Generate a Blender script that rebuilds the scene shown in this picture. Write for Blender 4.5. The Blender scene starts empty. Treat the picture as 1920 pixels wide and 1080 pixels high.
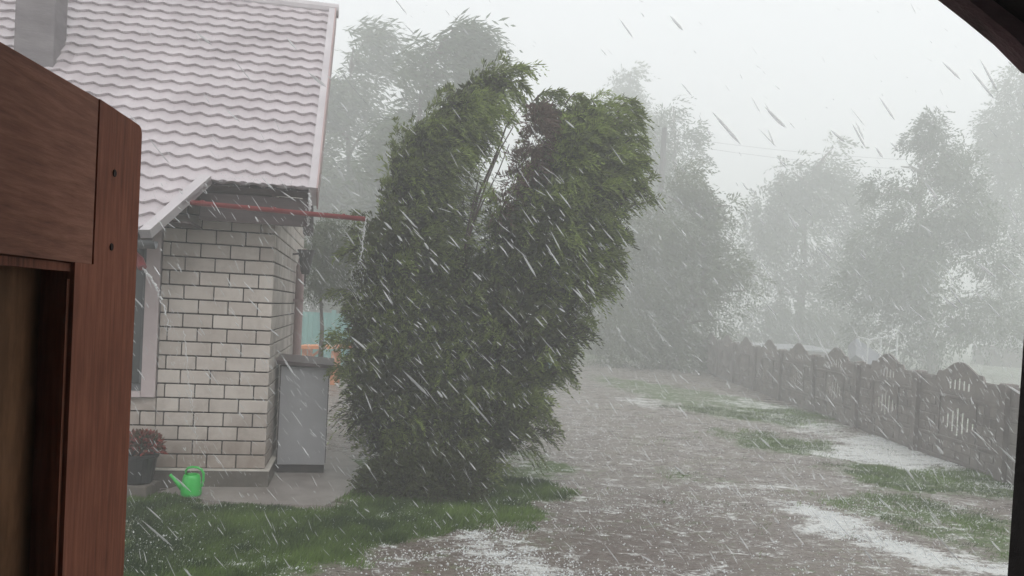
import bpy, math, random
import numpy as np
from mathutils import Matrix, Vector

random.seed(7)
rng = np.random.default_rng(11)
R = math.radians

# ------------------------------------------------------------------ camera, sky, sun, exposure
FOC, W0, H0 = 1500.0, 1920.0, 1080.0
PITCH, ROLL, SHIFT = R(-1.0), R(2.9), 69.0
CAMZ = 1.72
scn = bpy.context.scene
cam_d = bpy.data.cameras.new("camera")
cam = bpy.data.objects.new("camera", cam_d)
scn.collection.objects.link(cam)
scn.camera = cam
cam_d.sensor_width = 36.0
cam_d.lens = 36.0 * FOC / W0
cam_d.shift_y = SHIFT / W0
cam_d.clip_start = 0.05
cam_d.clip_end = 600
CM = Matrix.Translation((0, 0, CAMZ)) @ Matrix.Rotation(R(90) + PITCH, 4, 'X') @ Matrix.Rotation(ROLL, 4, 'Z')
cam.matrix_world = CM

SUN_EL, SUN_AZ = R(52), R(160)
world = bpy.data.worlds.new("World")
scn.world = world
world.use_nodes = True
wn, wl = world.node_tree.nodes, world.node_tree.links
wn.clear()
sky = wn.new('ShaderNodeTexSky')
sky.sky_type = 'NISHITA'
sky.sun_disc = False
sky.sun_elevation = SUN_EL
sky.sun_rotation = SUN_AZ
sky.dust_density = 6.0
sky.air_density = 1.0
hs = wn.new('ShaderNodeHueSaturation')
hs.inputs['Saturation'].default_value = 0.10
mixw = wn.new('ShaderNodeMix')
mixw.data_type = 'RGBA'
mixw.inputs[0].default_value = 0.65            # overcast: even cloud layer over the clear sky
mixw.inputs[7].default_value = (10.6, 10.9, 11.2, 1)
bg = wn.new('ShaderNodeBackground')
bg.inputs[1].default_value = 0.10
wo = wn.new('ShaderNodeOutputWorld')
wl.new(sky.outputs[0], hs.inputs['Color'])
wl.new(hs.outputs[0], mixw.inputs[6])
wl.new(mixw.outputs[2], bg.inputs[0])
wl.new(bg.outputs[0], wo.inputs[0])

sd = bpy.data.lights.new("sun", 'SUN')
sd.energy = 0.7
sd.angle = R(30)
sd.color = (1.0, 0.98, 0.95)
sun = bpy.data.objects.new("sun", sd)
scn.collection.objects.link(sun)
sun.rotation_euler = (R(90) - SUN_EL, 0, R(180) - SUN_AZ)

scn.view_settings.view_transform = 'Standard'
scn.view_settings.look = 'None'
scn.view_settings.exposure = 0.5
scn.view_settings.gamma = 1.0
scn.render.engine = 'CYCLES'
cy = scn.cycles
cy.max_bounces = 12
cy.diffuse_bounces = 3
cy.glossy_bounces = 2
cy.transmission_bounces = 4
cy.transparent_max_bounces = 16
cy.volume_bounces = 12
cy.use_denoising = True
cy.sample_clamp_indirect = 6.0
cy.caustics_reflective = False
cy.caustics_refractive = False

# ------------------------------------------------------------------ helpers
C = scn.collection
M3 = np.array(CM.to_3x3())

def ray(px, py):
    d = M3 @ np.array([(px - 960) / FOC, -((py - SHIFT) - 540) / FOC, -1.0])
    return d
def at(px, py, Y):
    d = ray(px, py)
    return np.array([0, 0, CAMZ]) + d * (Y / d[1])
def gnd(px, py, z=0.0):
    d = ray(px, py)
    return np.array([0, 0, CAMZ]) + d * ((z - CAMZ) / d[2])
def norm(a):
    return a / np.maximum(np.linalg.norm(a, axis=-1, keepdims=True), 1e-9)

def tag(o, label=None, cat=None, group=None, kind=None):
    if label: o['label'] = label
    if cat: o['category'] = cat
    if group: o['group'] = group
    if kind: o['kind'] = kind
    return o
def empty(name, loc=(0, 0, 0), rz=0.0):
    o = bpy.data.objects.new(name, None)
    C.objects.link(o)
    o.location = loc
    o.rotation_euler = (0, 0, rz)
    o.empty_display_size = 0.2
    return o
def link(name, me, mat, parent=None, smooth=False):
    if mat is not None:
        me.materials.append(mat)
    if smooth:
        me.polygons.foreach_set('use_smooth', [True] * len(me.polygons))
    o = bpy.data.objects.new(name, me)
    C.objects.link(o)
    if parent is not None:
        o.parent = parent
    return o
class MB:
    def __init__(s):
        s.v, s.f, s.t = [], [], []
    def box(s, x0, x1, y0, y1, z0, z1, t=0.5, ch=0.0):
        b = len(s.v)
        if ch <= 0:
            s.v += [(x0,y0,z0),(x1,y0,z0),(x1,y1,z0),(x0,y1,z0),(x0,y0,z1),(x1,y0,z1),(x1,y1,z1),(x0,y1,z1)]
            fs = [(0,3,2,1),(4,5,6,7),(0,1,5,4),(1,2,6,5),(2,3,7,6),(3,0,4,7)]
        else:
            c = ch
            s.v += [(x0+c,y0+c,z0),(x1-c,y0+c,z0),(x1-c,y1-c,z0),(x0+c,y1-c,z0),
                    (x0,y0,z0+c),(x1,y0,z0+c),(x1,y1,z0+c),(x0,y1,z0+c),
                    (x0,y0,z1-c),(x1,y0,z1-c),(x1,y1,z1-c),(x0,y1,z1-c),
                    (x0+c,y0+c,z1),(x1-c,y0+c,z1),(x1-c,y1-c,z1),(x0+c,y1-c,z1)]
            fs = [(0,3,2,1),(12,13,14,15)]
            for k in range(3):
                for i in range(4):
                    j = (i+1) % 4
                    fs.append((k*4+i, k*4+j, k*4+4+j, k*4+4+i))
        for f in fs:
            s.f.append(tuple(i+b for i in f)); s.t.append(t)
        return s
    def obox(s, o, ax, ay, az, t=0.5):
        """box from corner o along three edge vectors"""
        o, ax, ay, az = map(np.array, (o, ax, ay, az))
        b = len(s.v)
        s.v += [tuple(p) for p in (o, o+ax, o+ax+ay, o+ay, o+az, o+ax+az, o+ax+ay+az, o+ay+az)]
        fs = [(0,3,2,1),(4,5,6,7),(0,1,5,4),(1,2,6,5),(2,3,7,6),(3,0,4,7)]
        for f in fs:
            s.f.append(tuple(i+b for i in f)); s.t.append(t)
        return s
    def tube(s, pts, rad, n=8, t=0.5, cap=True):
        pts = [np.array(p, float) for p in pts]
        if not hasattr(rad, '__len__'): rad = [rad]*len(pts)
        b = len(s.v)
        up = np.array([0.13, 0.21, 0.97])
        for i, p in enumerate(pts):
            d = norm((pts[min(i+1, len(pts)-1)] - pts[max(i-1, 0)]))
            a = np.cross(d, up)
            if np.linalg.norm(a) < 0.2: a = np.cross(d, np.array([1.0, 0.1, 0]))
            a = norm(a); c = np.cross(d, a)
            for k in range(n):
                th = 2*math.pi*k/n
                s.v.append(tuple(p + rad[i]*(math.cos(th)*a + math.sin(th)*c)))
        for i in range(len(pts)-1):
            for k in range(n):
                j = (k+1) % n
                s.f.append((b+i*n+k, b+i*n+j, b+(i+1)*n+j, b+(i+1)*n+k)); s.t.append(t)
        if cap:
            s.f.append(tuple(b+k for k in range(n))[::-1]); s.t.append(t)
            e = b+(len(pts)-1)*n
            s.f.append(tuple(e+k for k in range(n))); s.t.append(t)
        return s
    def lathe(s, prof, n=28, cx=0, cy=0, t=0.5):
        b = len(s.v)
        for r, z in prof:
            for k in range(n):
                th = 2*math.pi*k/n
                s.v.append((cx+r*math.cos(th), cy+r*math.sin(th), z))
        for i in range(len(prof)-1):
            for k in range(n):
                j = (k+1) % n
                s.f.append((b+i*n+k, b+i*n+j, b+(i+1)*n+j, b+(i+1)*n+k)); s.t.append(t)
        return s
    def poly_prism(s, pts, off, t=0.5):
        """planar polygon extruded by vector off"""
        b = len(s.v); n = len(pts)
        off = np.array(off)
        s.v += [tuple(p) for p in pts] + [tuple(np.array(p)+off) for p in pts]
        s.f.append(tuple(range(b, b+n))[::-1]); s.t.append(t)
        s.f.append(tuple(range(b+n, b+2*n))); s.t.append(t)
        for i in range(n):
            j = (i+1) % n
            s.f.append((b+i, b+j, b+n+j, b+n+i)); s.t.append(t)
        return s
    def build(s, name, mat, parent=None, smooth=False):
        me = bpy.data.meshes.new(name)
        me.from_pydata([tuple(map(float, v)) for v in s.v], [], s.f)
        a = me.attributes.new('tint', 'FLOAT', 'FACE')
        a.data.foreach_set('value', s.t)
        me.update()
        return link(name, me, mat, parent, smooth)

def quads_mesh(name, V, nper, mat, parent=None, tint=None, smooth=False):
    """V: (n, nper, 3) separate faces"""
    n = V.shape[0]
    me = bpy.data.meshes.new(name)
    me.vertices.add(n*nper)
    me.vertices.foreach_set('co', V.reshape(-1).astype(np.float32))
    me.loops.add(n*nper)
    me.loops.foreach_set('vertex_index', np.arange(n*nper, dtype=np.int32))
    me.polygons.add(n)
    me.polygons.foreach_set('loop_start', np.arange(0, n*nper, nper, dtype=np.int32))
    me.polygons.foreach_set('loop_total', np.full(n, nper, dtype=np.int32))
    if tint is not None:
        a = me.attributes.new('tint', 'FLOAT', 'FACE')
        a.data.foreach_set('value', tint.astype(np.float32))
    me.update()
    me.validate()
    return link(name, me, mat, parent, smooth)
def indexed_mesh(name, V, F, mat, parent=None, attrs=None, smooth=False, facetint=None):
    n = F.shape[0]; k = F.shape[1]
    me = bpy.data.meshes.new(name)
    me.vertices.add(len(V))
    me.vertices.foreach_set('co', V.reshape(-1).astype(np.float32))
    me.loops.add(n*k)
    me.loops.foreach_set('vertex_index', F.reshape(-1).astype(np.int32))
    me.polygons.add(n)
    me.polygons.foreach_set('loop_start', np.arange(0, n*k, k, dtype=np.int32))
    me.polygons.foreach_set('loop_total', np.full(n, k, dtype=np.int32))
    if attrs:
        for nm, arr in attrs.items():
            a = me.attributes.new(nm, 'FLOAT', 'POINT')
            a.data.foreach_set('value', arr.astype(np.float32))
    if facetint is not None:
        a = me.attributes.new('tint', 'FLOAT', 'FACE')
        a.data.foreach_set('value', facetint.astype(np.float32))
    me.update()
    return link(name, me, mat, parent, smooth)

# ------------------------------------------------------------------ materials
def newmat(name):
    m = bpy.data.materials.new(name)
    m.use_nodes = True
    nt = m.node_tree
    return m, nt.nodes, nt.links, nt.nodes['Principled BSDF']
def ramp(nodes, cols):
    r = nodes.new('ShaderNodeValToRGB')
    e = r.color_ramp.elements
    while len(e) < len(cols): e.new(0.5)
    for i, (p, c) in enumerate(cols):
        e[i].position = p
        e[i].color = (*c, 1)
    return r
def noise(nodes, links, scale, detail=4, rough=0.6, coord='Object', vec=None, stretch=None):
    n = nodes.new('ShaderNodeTexNoise')
    n.inputs['Scale'].default_value = scale
    n.inputs['Detail'].default_value = detail
    n.inputs['Roughness'].default_value = rough
    tc = nodes.new('ShaderNodeTexCoord')
    src = tc.outputs[coord]
    if stretch:
        mp = nodes.new('ShaderNodeMapping')
        mp.inputs['Scale'].default_value = stretch
        links.new(src, mp.inputs[0]); src = mp.outputs[0]
    links.new(src, n.inputs['Vector'])
    return n
def simple(name, ca, cb, rough=0.6, scale=6, bump=0.15, stretch=None, detail=5, metal=0, tintamt=0.0, spec=0.5, lo=0.3, hi=0.7, bscale=None, bdist=0.01):
    """two-colour mottled procedural material, optional per-face tint"""
    m, n, l, p = newmat(name)
    nz = noise(n, l, scale, detail, stretch=stretch)
    rp = ramp(n, [(lo, ca), (hi, cb)])
    if tintamt:
        at_ = n.new('ShaderNodeAttribute'); at_.attribute_name = 'tint'
        mm = n.new('ShaderNodeMath'); mm.operation = 'MULTIPLY_ADD'
        sb = n.new('ShaderNodeMath'); sb.operation = 'SUBTRACT'; sb.inputs[1].default_value = 0.5
        l.new(at_.outputs['Fac'], sb.inputs[0])
        l.new(sb.outputs[0], mm.inputs[0]); mm.inputs[1].default_value = tintamt
        l.new(nz.outputs['Fac'], mm.inputs[2])
        l.new(mm.outputs[0], rp.inputs[0])
    else:
        l.new(nz.outputs['Fac'], rp.inputs[0])
    l.new(rp.outputs[0], p.inputs['Base Color'])
    p.inputs['Roughness'].default_value = rough
    p.inputs['Metallic'].default_value = metal
    p.inputs['Specular IOR Level'].default_value = spec
    if bump:
        b = n.new('ShaderNodeBump')
        b.inputs['Strength'].default_value = bump
        b.inputs['Distance'].default_value = bdist
        nb = noise(n, l, bscale or scale*6, 4, stretch=stretch)
        l.new(nb.outputs['Fac'], b.inputs['Height'])
        l.new(b.outputs[0], p.inputs['Normal'])
    return m

def leafmat(name, dark, light, rough=0.75, trans=0.25):
    m, n, l, p = newmat(name)
    at_ = n.new('ShaderNodeAttribute'); at_.attribute_name = 'tint'
    rp = ramp(n, [(0.0, dark), (1.0, light)])
    l.new(at_.outputs['Fac'], rp.inputs[0])
    l.new(rp.outputs[0], p.inputs['Base Color'])
    p.inputs['Roughness'].default_value = rough
    p.inputs['Specular IOR Level'].default_value = 0.25
    tr = n.new('ShaderNodeBsdfTranslucent')
    l.new(rp.outputs[0], tr.inputs[0])
    mx = n.new('ShaderNodeMixShader'); mx.inputs[0].default_value = trans
    l.new(p.outputs[0], mx.inputs[1]); l.new(tr.outputs[0], mx.inputs[2])
    l.new(mx.outputs[0], n['Material Output'].inputs[0])
    return m

MAT = {}
MAT['brick'] = simple('silicate_brick', (0.40, 0.35, 0.315), (0.55, 0.495, 0.45), 0.85, 2.2, 0.4, tintamt=0.35, bscale=120, bdist=0.003)
def stain(m, z0, z1, colr, amt):
    n, l = m.node_tree.nodes, m.node_tree.links
    p = n['Principled BSDF']
    src = p.inputs['Base Color'].links[0].from_socket
    tc = n.new('ShaderNodeTexCoord'); sx = n.new('ShaderNodeSeparateXYZ'); l.new(tc.outputs['Object'], sx.inputs[0])
    nz = noise(n, l, 3.5, 6, 0.7)
    mr = n.new('ShaderNodeMapRange'); mr.inputs[1].default_value = z1; mr.inputs[2].default_value = z0; l.new(sx.outputs['Z'], mr.inputs[0])
    a = n.new('ShaderNodeMath'); a.operation = 'MULTIPLY_ADD'; a.inputs[1].default_value = 2.4; a.inputs[2].default_value = -1.2; l.new(nz.outputs[0], a.inputs[0])
    b_ = n.new('ShaderNodeMath'); b_.operation = 'ADD'; b_.use_clamp = True; l.new(a.outputs[0], b_.inputs[0]); l.new(mr.outputs[0], b_.inputs[1])
    c_ = n.new('ShaderNodeMath'); c_.operation = 'MULTIPLY'; c_.inputs[1].default_value = amt; l.new(b_.outputs[0], c_.inputs[0])
    mx = n.new('ShaderNodeMix'); mx.data_type = 'RGBA'; l.new(c_.outputs[0], mx.inputs[0]); l.new(src, mx.inputs[6]); mx.inputs[7].default_value = (*colr, 1)
    l.new(mx.outputs[2], p.inputs['Base Color'])
stain(MAT['brick'], 0.15, 0.75, (0.15, 0.10, 0.07), 0.6)
MAT['mortar'] = simple('dark_mortar', (0.035, 0.03, 0.027), (0.07, 0.06, 0.053), 0.95, 30, 0.3)
MAT['plinth'] = simple('wet_plinth', (0.07, 0.06, 0.05), (0.14, 0.12, 0.10), 0.55, 5, 0.4)
MAT['ledge'] = simple('pale_ledge', (0.45, 0.42, 0.38), (0.6, 0.56, 0.5), 0.6, 8, 0.1)
MAT['trim'] = simple('pale_pink_trim', (0.42, 0.35, 0.35), (0.52, 0.44, 0.44), 0.5, 3, 0.08)
MAT['roof'] = simple('pale_pink_metal_tile', (0.37, 0.325, 0.338), (0.51, 0.46, 0.475), 0.30, 2.2, 0.06, bscale=40)
MAT['verge'] = simple('pale_verge_metal', (0.42, 0.385, 0.40), (0.52, 0.485, 0.495), 0.35, 3, 0.04)
MAT['soffit'] = simple('shade_darkened_soffit_wood', (0.035, 0.025, 0.025), (0.075, 0.052, 0.052), 0.8, 4, 0.2, stretch=(1, 8, 8))  # dark brown board deepened further: eave shadow put into its colour
MAT['redgut'] = simple('red_painted_gutter', (0.20, 0.028, 0.030), (0.29, 0.045, 0.045), 0.35, 6, 0.05)
MAT['greygut'] = simple('dark_grey_gutter', (0.06, 0.065, 0.07), (0.12, 0.125, 0.13), 0.35, 6, 0.05)
MAT['pipe'] = simple('dusty_pink_downpipe', (0.30, 0.20, 0.20), (0.40, 0.28, 0.27), 0.45, 4, 0.05)
MAT['chim'] = simple('grey_chimney_render', (0.11, 0.095, 0.10), (0.19, 0.17, 0.175), 0.8, 3, 0.3, stretch=(1, 1, 3))
MAT['glass'] = simple('window_glass', (0.03, 0.035, 0.035), (0.06, 0.07, 0.07), 0.08, 1, 0)
MAT['cab'] = simple('grey_cabinet_panel', (0.30, 0.30, 0.315), (0.38, 0.38, 0.395), 0.5, 1.5, 0.06, bscale=60)
MAT['cabdark'] = simple('dark_cabinet_frame', (0.03, 0.027, 0.027), (0.06, 0.05, 0.05), 0.5, 6, 0.1)
MAT['cablid'] = simple('brown_cabinet_lid', (0.06, 0.045, 0.045), (0.11, 0.085, 0.085), 0.35, 6, 0.1)
MAT['can'] = simple('green_plastic', (0.02, 0.40, 0.05), (0.035, 0.50, 0.08), 0.3, 4, 0.02)
MAT['pot'] = simple('black_pot', (0.012, 0.012, 0.013), (0.03, 0.03, 0.03), 0.4, 8, 0.05)
MAT['concrete'] = simple('wet_concrete', (0.19, 0.165, 0.15), (0.33, 0.30, 0.28), 0.35, 3.5, 0.3, bscale=50)
MAT['fence'] = simple('weathered_concrete', (0.13, 0.112, 0.105), (0.25, 0.22, 0.205), 0.8, 2.5, 0.5, tintamt=0.25, bscale=25, bdist=0.01)
MAT['turq'] = simple('turquoise_paint', (0.09, 0.27, 0.25), (0.14, 0.34, 0.31), 0.5, 3, 0.1, tintamt=0.3)
MAT['orange'] = simple('orange_varnished_wood', (0.62, 0.20, 0.06), (0.75, 0.30, 0.11), 0.5, 6, 0.15, stretch=(1, 6, 6))
MAT['whitepaint'] = simple('white_paint', (0.50, 0.52, 0.52), (0.62, 0.63, 0.63), 0.4, 4, 0.05)
MAT['sheet'] = simple('grey_sheet', (0.35, 0.36, 0.40), (0.48, 0.49, 0.52), 0.5, 2, 0.1)
MAT['pole'] = simple('pole_wood', (0.05, 0.045, 0.05), (0.09, 0.08, 0.08), 0.85, 8, 0.2)
MAT['bark'] = simple('bark', (0.045, 0.03, 0.025), (0.10, 0.07, 0.06), 0.9, 14, 0.5, stretch=(1, 1, 0.3))
MAT['birch'] = simple('pale_bark', (0.18, 0.17, 0.16), (0.35, 0.34, 0.32), 0.85, 6, 0.3, stretch=(1, 1, 3))
MAT['shedwood'] = simple('shade_black_shed_wood', (0.010, 0.008, 0.008), (0.022, 0.018, 0.018), 0.95, 6, 0.3, stretch=(1, 8, 8), spec=0.15)  # near-black tone: shadow on the shed timber put into its colour
MAT['rake'] = simple('dark_rake_board', (0.05, 0.032, 0.034), (0.17, 0.10, 0.11), 0.8, 9, 0.8, stretch=(1, 3, 3), bdist=0.006, spec=0.3)
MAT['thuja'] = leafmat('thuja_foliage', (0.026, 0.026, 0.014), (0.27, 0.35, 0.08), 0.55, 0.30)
MAT['dryfol'] = leafmat('dry_thuja_foliage', (0.07, 0.042, 0.034), (0.14, 0.09, 0.07), 0.8, 0.2)
MAT['leafA'] = leafmat('far_foliage', (0.045, 0.065, 0.04), (0.13, 0.17, 0.09), 0.8, 0.3)
MAT['leafB'] = leafmat('olive_foliage', (0.045, 0.06, 0.032), (0.14, 0.17, 0.08), 0.8, 0.3)
MAT['plantleaf'] = leafmat('potted_leaves', (0.05, 0.055, 0.025), (0.32, 0.06, 0.05), 0.6, 0.2)
MAT['grass'] = leafmat('grass_blades', (0.024, 0.05, 0.012), (0.15, 0.24, 0.045), 0.6, 0.3)

def door_mat(name, ca, cb, rot=(1, 1, 1)):
    m, n, l, p = newmat(name)
    grain = noise(n, l, 9, 6, 0.65, stretch=rot)
    big = noise(n, l, 3.2, 5, 0.6)
    ad = n.new('ShaderNodeMath'); ad.operation = 'ADD'
    l.new(grain.outputs[0], ad.inputs[0]); l.new(big.outputs[0], ad.inputs[1])
    hf = n.new('ShaderNodeMath'); hf.operation = 'MULTIPLY'; hf.inputs[1].default_value = 0.5
    l.new(ad.outputs[0], hf.inputs[0])
    rp = ramp(n, [(0.36, tuple(c*0.35 for c in ca)), (0.43, tuple(c*0.8 for c in ca)), (0.5, ca), (0.6, cb)])
    l.new(hf.outputs[0], rp.inputs[0])
    l.new(rp.outputs[0], p.inputs['Base Color'])
    p.inputs['Roughness'].default_value = 0.7
    p.inputs['Specular IOR Level'].default_value = 0.2
    b = n.new('ShaderNodeBump'); b.inputs['Strength'].default_value = 0.35; b.inputs['Distance'].default_value = 0.003
    l.new(grain.outputs[0], b.inputs['Height']); l.new(b.outputs[0], p.inputs['Normal'])
    return m
MAT['doorframe'] = door_mat('red_brown_door_paint', (0.27, 0.095, 0.056), (0.38, 0.14, 0.085), (14, 14, 1))
MAT['doorrail'] = door_mat('red_brown_rail_paint', (0.29, 0.125, 0.082), (0.40, 0.185, 0.125), (1.5, 14, 14))
MAT['doorpanel'] = door_mat('worn_door_panel', (0.17, 0.085, 0.042), (0.27, 0.135, 0.07), (4, 4, 0.8))
MAT['groove'] = simple('door_joint_dark', (0.012, 0.005, 0.004), (0.03, 0.01, 0.008), 0.9, 20, 0)

def ice_mat(name, alpha, col=(0.85, 0.87, 0.88)):
    m, n, l, p = newmat(name)
    nz = noise(n, l, 3.0, 2)
    rp = ramp(n, [(0.2, tuple(c*0.9 for c in col)), (0.8, col)])
    l.new(nz.outputs[0], rp.inputs[0]); l.new(rp.outputs[0], p.inputs['Base Color'])
    p.inputs['Roughness'].default_value = 0.3
    tr = n.new('ShaderNodeBsdfTranslucent'); l.new(rp.outputs[0], tr.inputs[0])
    mx = n.new('ShaderNodeMixShader'); mx.inputs[0].default_value = 0.5 if alpha < 1 else 0.2
    l.new(p.outputs[0], mx.inputs[1]); l.new(tr.outputs[0], mx.inputs[2])
    tp = n.new('ShaderNodeBsdfTransparent')
    m2 = n.new('ShaderNodeMixShader'); m2.inputs[0].default_value = alpha
    l.new(tp.outputs[0], m2.inputs[1]); l.new(mx.outputs[0], m2.inputs[2])
    l.new(m2.outputs[0], n['Material Output'].inputs[0])
    return m
MAT['drop'] = ice_mat('icy_drops', 0.5, (0.96, 0.97, 0.98))
MAT['hail'] = ice_mat('hailstones', 1.0)
MAT['water'] = ice_mat('running_water', 0.6, (0.96, 0.97, 0.98))

# ------------------------------------------------------------------ ground and its masks
def P(*pix):
    return np.array([gnd(x, y)[:2] for x, y in pix])
def sdist(pt, poly):
    """signed distance, positive inside; pt (n,2)"""
    x, y = pt[:, 0], pt[:, 1]
    inside = np.zeros(len(pt), bool)
    dmin = np.full(len(pt), 1e9)
    n = len(poly)
    for i in range(n):
        a, b = poly[i], poly[(i+1) % n]
        cond = ((a[1] > y) != (b[1] > y))
        xi = (b[0]-a[0])*(y-a[1])/(b[1]-a[1]+1e-12)+a[0]
        inside ^= cond & (x < xi)
        ab = b-a
        t = np.clip(((x-a[0])*ab[0]+(y-a[1])*ab[1])/(ab@ab+1e-12), 0, 1)
        d = np.hypot(x-a[0]-t*ab[0], y-a[1]-t*ab[1])
        dmin = np.minimum(dmin, d)
    return np.where(inside, dmin, -dmin)

GRASS = [
    (P((150,1200),(200,1000),(230,925),(390,938),(600,950),(650,935),(700,925),(640,890),(700,850),(900,880),(1000,845),(1050,872),(1070,930),(1000,955),(950,975),(940,1000),(860,995),(790,1015),(710,1035),(630,1060),(530,1100),(450,1170)), 1.0),
    (P((1560,862),(1750,880),(1960,875),(1960,938),(1750,930),(1600,908)), 1.0),
    (P((1370,806),(1560,832),(1540,854),(1400,842)), 0.85),
    (P((1090,700),(1350,735),(1620,792),(1540,806),(1330,780),(1200,745)), 0.75),
    (P((1510,935),(1640,925),(1900,965),(2100,1120),(1900,1055),(1700,995)), 0.68),
    (P((1250,880),(1310,885),(1310,905),(1240,902)), 0.55),
]
HAIL = [
    (P((1440,945),(1500,952),(1600,985),(1740,1030),(1905,1062),(1905,1085),(1760,1062),(1600,1018),(1480,968)), 1.0),
    (P((1560,825),(1620,815),(1700,830),(1810,868),(1770,884),(1620,864),(1530,850)), 0.85),
    (P((1380,742),(1470,765),(1600,812),(1560,820),(1440,785),(1360,755)), 0.55),
    (P((1880,900),(1960,905),(1960,925),(1840,915)), 0.6),
    (P((770,965),(860,958),(880,985),(790,990)), 0.35),
    (P((890,995),(960,985),(1010,1040),(1120,1100),(900,1100),(940,1050)), 0.5),
    (P((1190,745),(1260,760),(1240,770),(1170,750)), 0.6),
    (P((1280,905),(1460,912),(1470,920),(1290,912)), 0.5),
    (P((560,985),(640,975),(650,995),(560,1000)), 0.2),
]
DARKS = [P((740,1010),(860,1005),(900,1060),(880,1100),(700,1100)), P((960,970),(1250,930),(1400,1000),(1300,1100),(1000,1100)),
         P((30,960),(230,905),(330,925),(300,960),(200,1010))]

def vnoise(pt, s, seed=0):
    """cheap value noise, -1..1"""
    q = pt*s+seed*17.3
    i = np.floor(q).astype(int); f = q-i; f = f*f*(3-2*f)
    def h(a, b):
        v = np.sin(a*127.1+b*311.7+seed*74.7)*43758.5453
        return (v-np.floor(v))*2-1
    a = h(i[:,0], i[:,1]); b = h(i[:,0]+1, i[:,1]); c = h(i[:,0], i[:,1]+1); d = h(i[:,0]+1, i[:,1]+1)
    return (a*(1-f[:,0])+b*f[:,0])*(1-f[:,1])+(c*(1-f[:,0])+d*f[:,0])*f[:,1]
def mask(pt, polys, soft=0.13):
    wy = 0.10+0.018*np.clip(pt[:, 1], 0, 20)
    pt = pt+np.stack([vnoise(pt, 2.2, 41)+0.5*vnoise(pt, 6, 43), 0.7*vnoise(pt, 2.4, 42)+0.5*vnoise(pt, 7, 44)], 1)*wy[:, None]
    m = np.zeros(len(pt))
    for poly, w in polys:
        sc = soft*(0.6+0.12*np.mean(poly[:,1]))
        m = np.maximum(m, w*np.clip(sdist(pt, poly)/sc*0.5+0.5, 0, 1))
    return m
def gz(pt):
    """gentle unevenness of the yard"""
    x, y = pt[:,0], pt[:,1]
    far = np.clip((y-4)/3, 0, 1)
    return 0.02*vnoise(pt, 0.7, 3)*far*np.clip((x+1.0), 0, 1)+0.008*vnoise(pt, 3.1, 5)

xs = np.concatenate([np.array([-120,-80,-50,-30,-20,-14,-10,-8]), np.arange(-6.5, 9.5, 0.09), np.array([10,11,12,14,17,20,30,50,80,120])])
ys = np.concatenate([np.array([-30,-15,-8,-4,-1,1,2.5]), np.arange(3.6, 13, 0.09), np.arange(13, 30, 0.3), np.array([31,34,38,45,55,70,90,120])])
gx, gy = np.meshgrid(xs, ys)
pt = np.stack([gx.ravel(), gy.ravel()], 1)
gzv = gz(pt)
gzv[(np.abs(pt[:,0]) > 9.5) | (pt[:,1] > 30) | (pt[:,1] < 3)] = 0
FXL = lambda y: 5.516+0.0367*y
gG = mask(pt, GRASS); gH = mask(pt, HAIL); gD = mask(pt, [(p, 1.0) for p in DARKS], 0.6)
farg = np.clip((pt[:,1]-26)/6, 0, 1)*0.8
gG = np.maximum(gG, farg); gH = np.maximum(gH, np.clip((pt[:,0]-FXL(pt[:,1])-0.2)*2, 0, 1)*0.30)
gG = np.maximum(gG, np.clip((pt[:,0]-FXL(pt[:,1])-0.2)*2, 0, 1)*0.6)
nx, ny = len(xs), len(ys)
idx = np.arange(nx*ny).reshape(ny, nx)
F = np.stack([idx[:-1,:-1].ravel(), idx[:-1,1:].ravel(), idx[1:,1:].ravel(), idx[1:,:-1].ravel()], 1)

m, n, l, p = newmat('wet_yard_ground')
def attr(nm):
    a = n.new('ShaderNodeAttribute'); a.attribute_name = nm; return a
def mth(op, a, b=None, c=None, clamp=False):
    k = n.new('ShaderNodeMath'); k.operation = op; k.use_clamp = clamp
    for i, v in enumerate((a, b, c)):
        if v is None: continue
        if isinstance(v, (int, float)): k.inputs[i].default_value = v
        else: l.new(v, k.inputs[i])
    return k.outputs[0]
def mixc(f, a, b):
    k = n.new('ShaderNodeMix'); k.data_type = 'RGBA'
    l.new(f, k.inputs[0])
    for i, v in ((6, a), (7, b)):
        if isinstance(v, tuple): k.inputs[i].default_value = (*v, 1)
        else: l.new(v, k.inputs[i])
    return k.outputs[2]
n1 = noise(n, l, 1.3, 6, 0.65).outputs[0]
n2 = noise(n, l, 9, 6, 0.7).outputs[0]
n3 = noise(n, l, 26, 6, 0.8).outputs[0]
n4 = noise(n, l, 3.0, 7, 0.72, stretch=(0.75, 1.25, 1)).outputs[0]
dirt = ramp(n, [(0.3, (0.085, 0.068, 0.060)), (0.5, (0.19, 0.160, 0.143)), (0.70, (0.34, 0.30, 0.275))])
l.new(mth('MULTIPLY_ADD', n2, 0.5, mth('MULTIPLY', n3, 0.5)), dirt.inputs[0])
col = mixc(mth('MULTIPLY', mth('SMOOTHSTEP', n1, 0.45, 0.7) if False else mth('MULTIPLY_ADD', n1, 3.0, -1.3, clamp=True), 0.5), dirt.outputs[0], (0.24, 0.20, 0.155))
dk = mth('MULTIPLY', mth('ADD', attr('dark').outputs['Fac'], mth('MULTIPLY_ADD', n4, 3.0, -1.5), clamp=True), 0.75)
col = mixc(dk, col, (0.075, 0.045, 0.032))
gr = ramp(n, [(0.35, (0.045, 0.075, 0.022)), (0.65, (0.12, 0.17, 0.055))])
l.new(n3, gr.inputs[0])
gf = mth('MULTIPLY_ADD', mth('ADD', mth('ADD', attr('grass').outputs['Fac'], mth('MULTIPLY_ADD', n1, 1.6, -0.8)), mth('MULTIPLY_ADD', n2, 3.0, -1.5)), 1.7, -0.35, clamp=True)
col = mixc(gf, col, gr.outputs[0])
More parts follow.
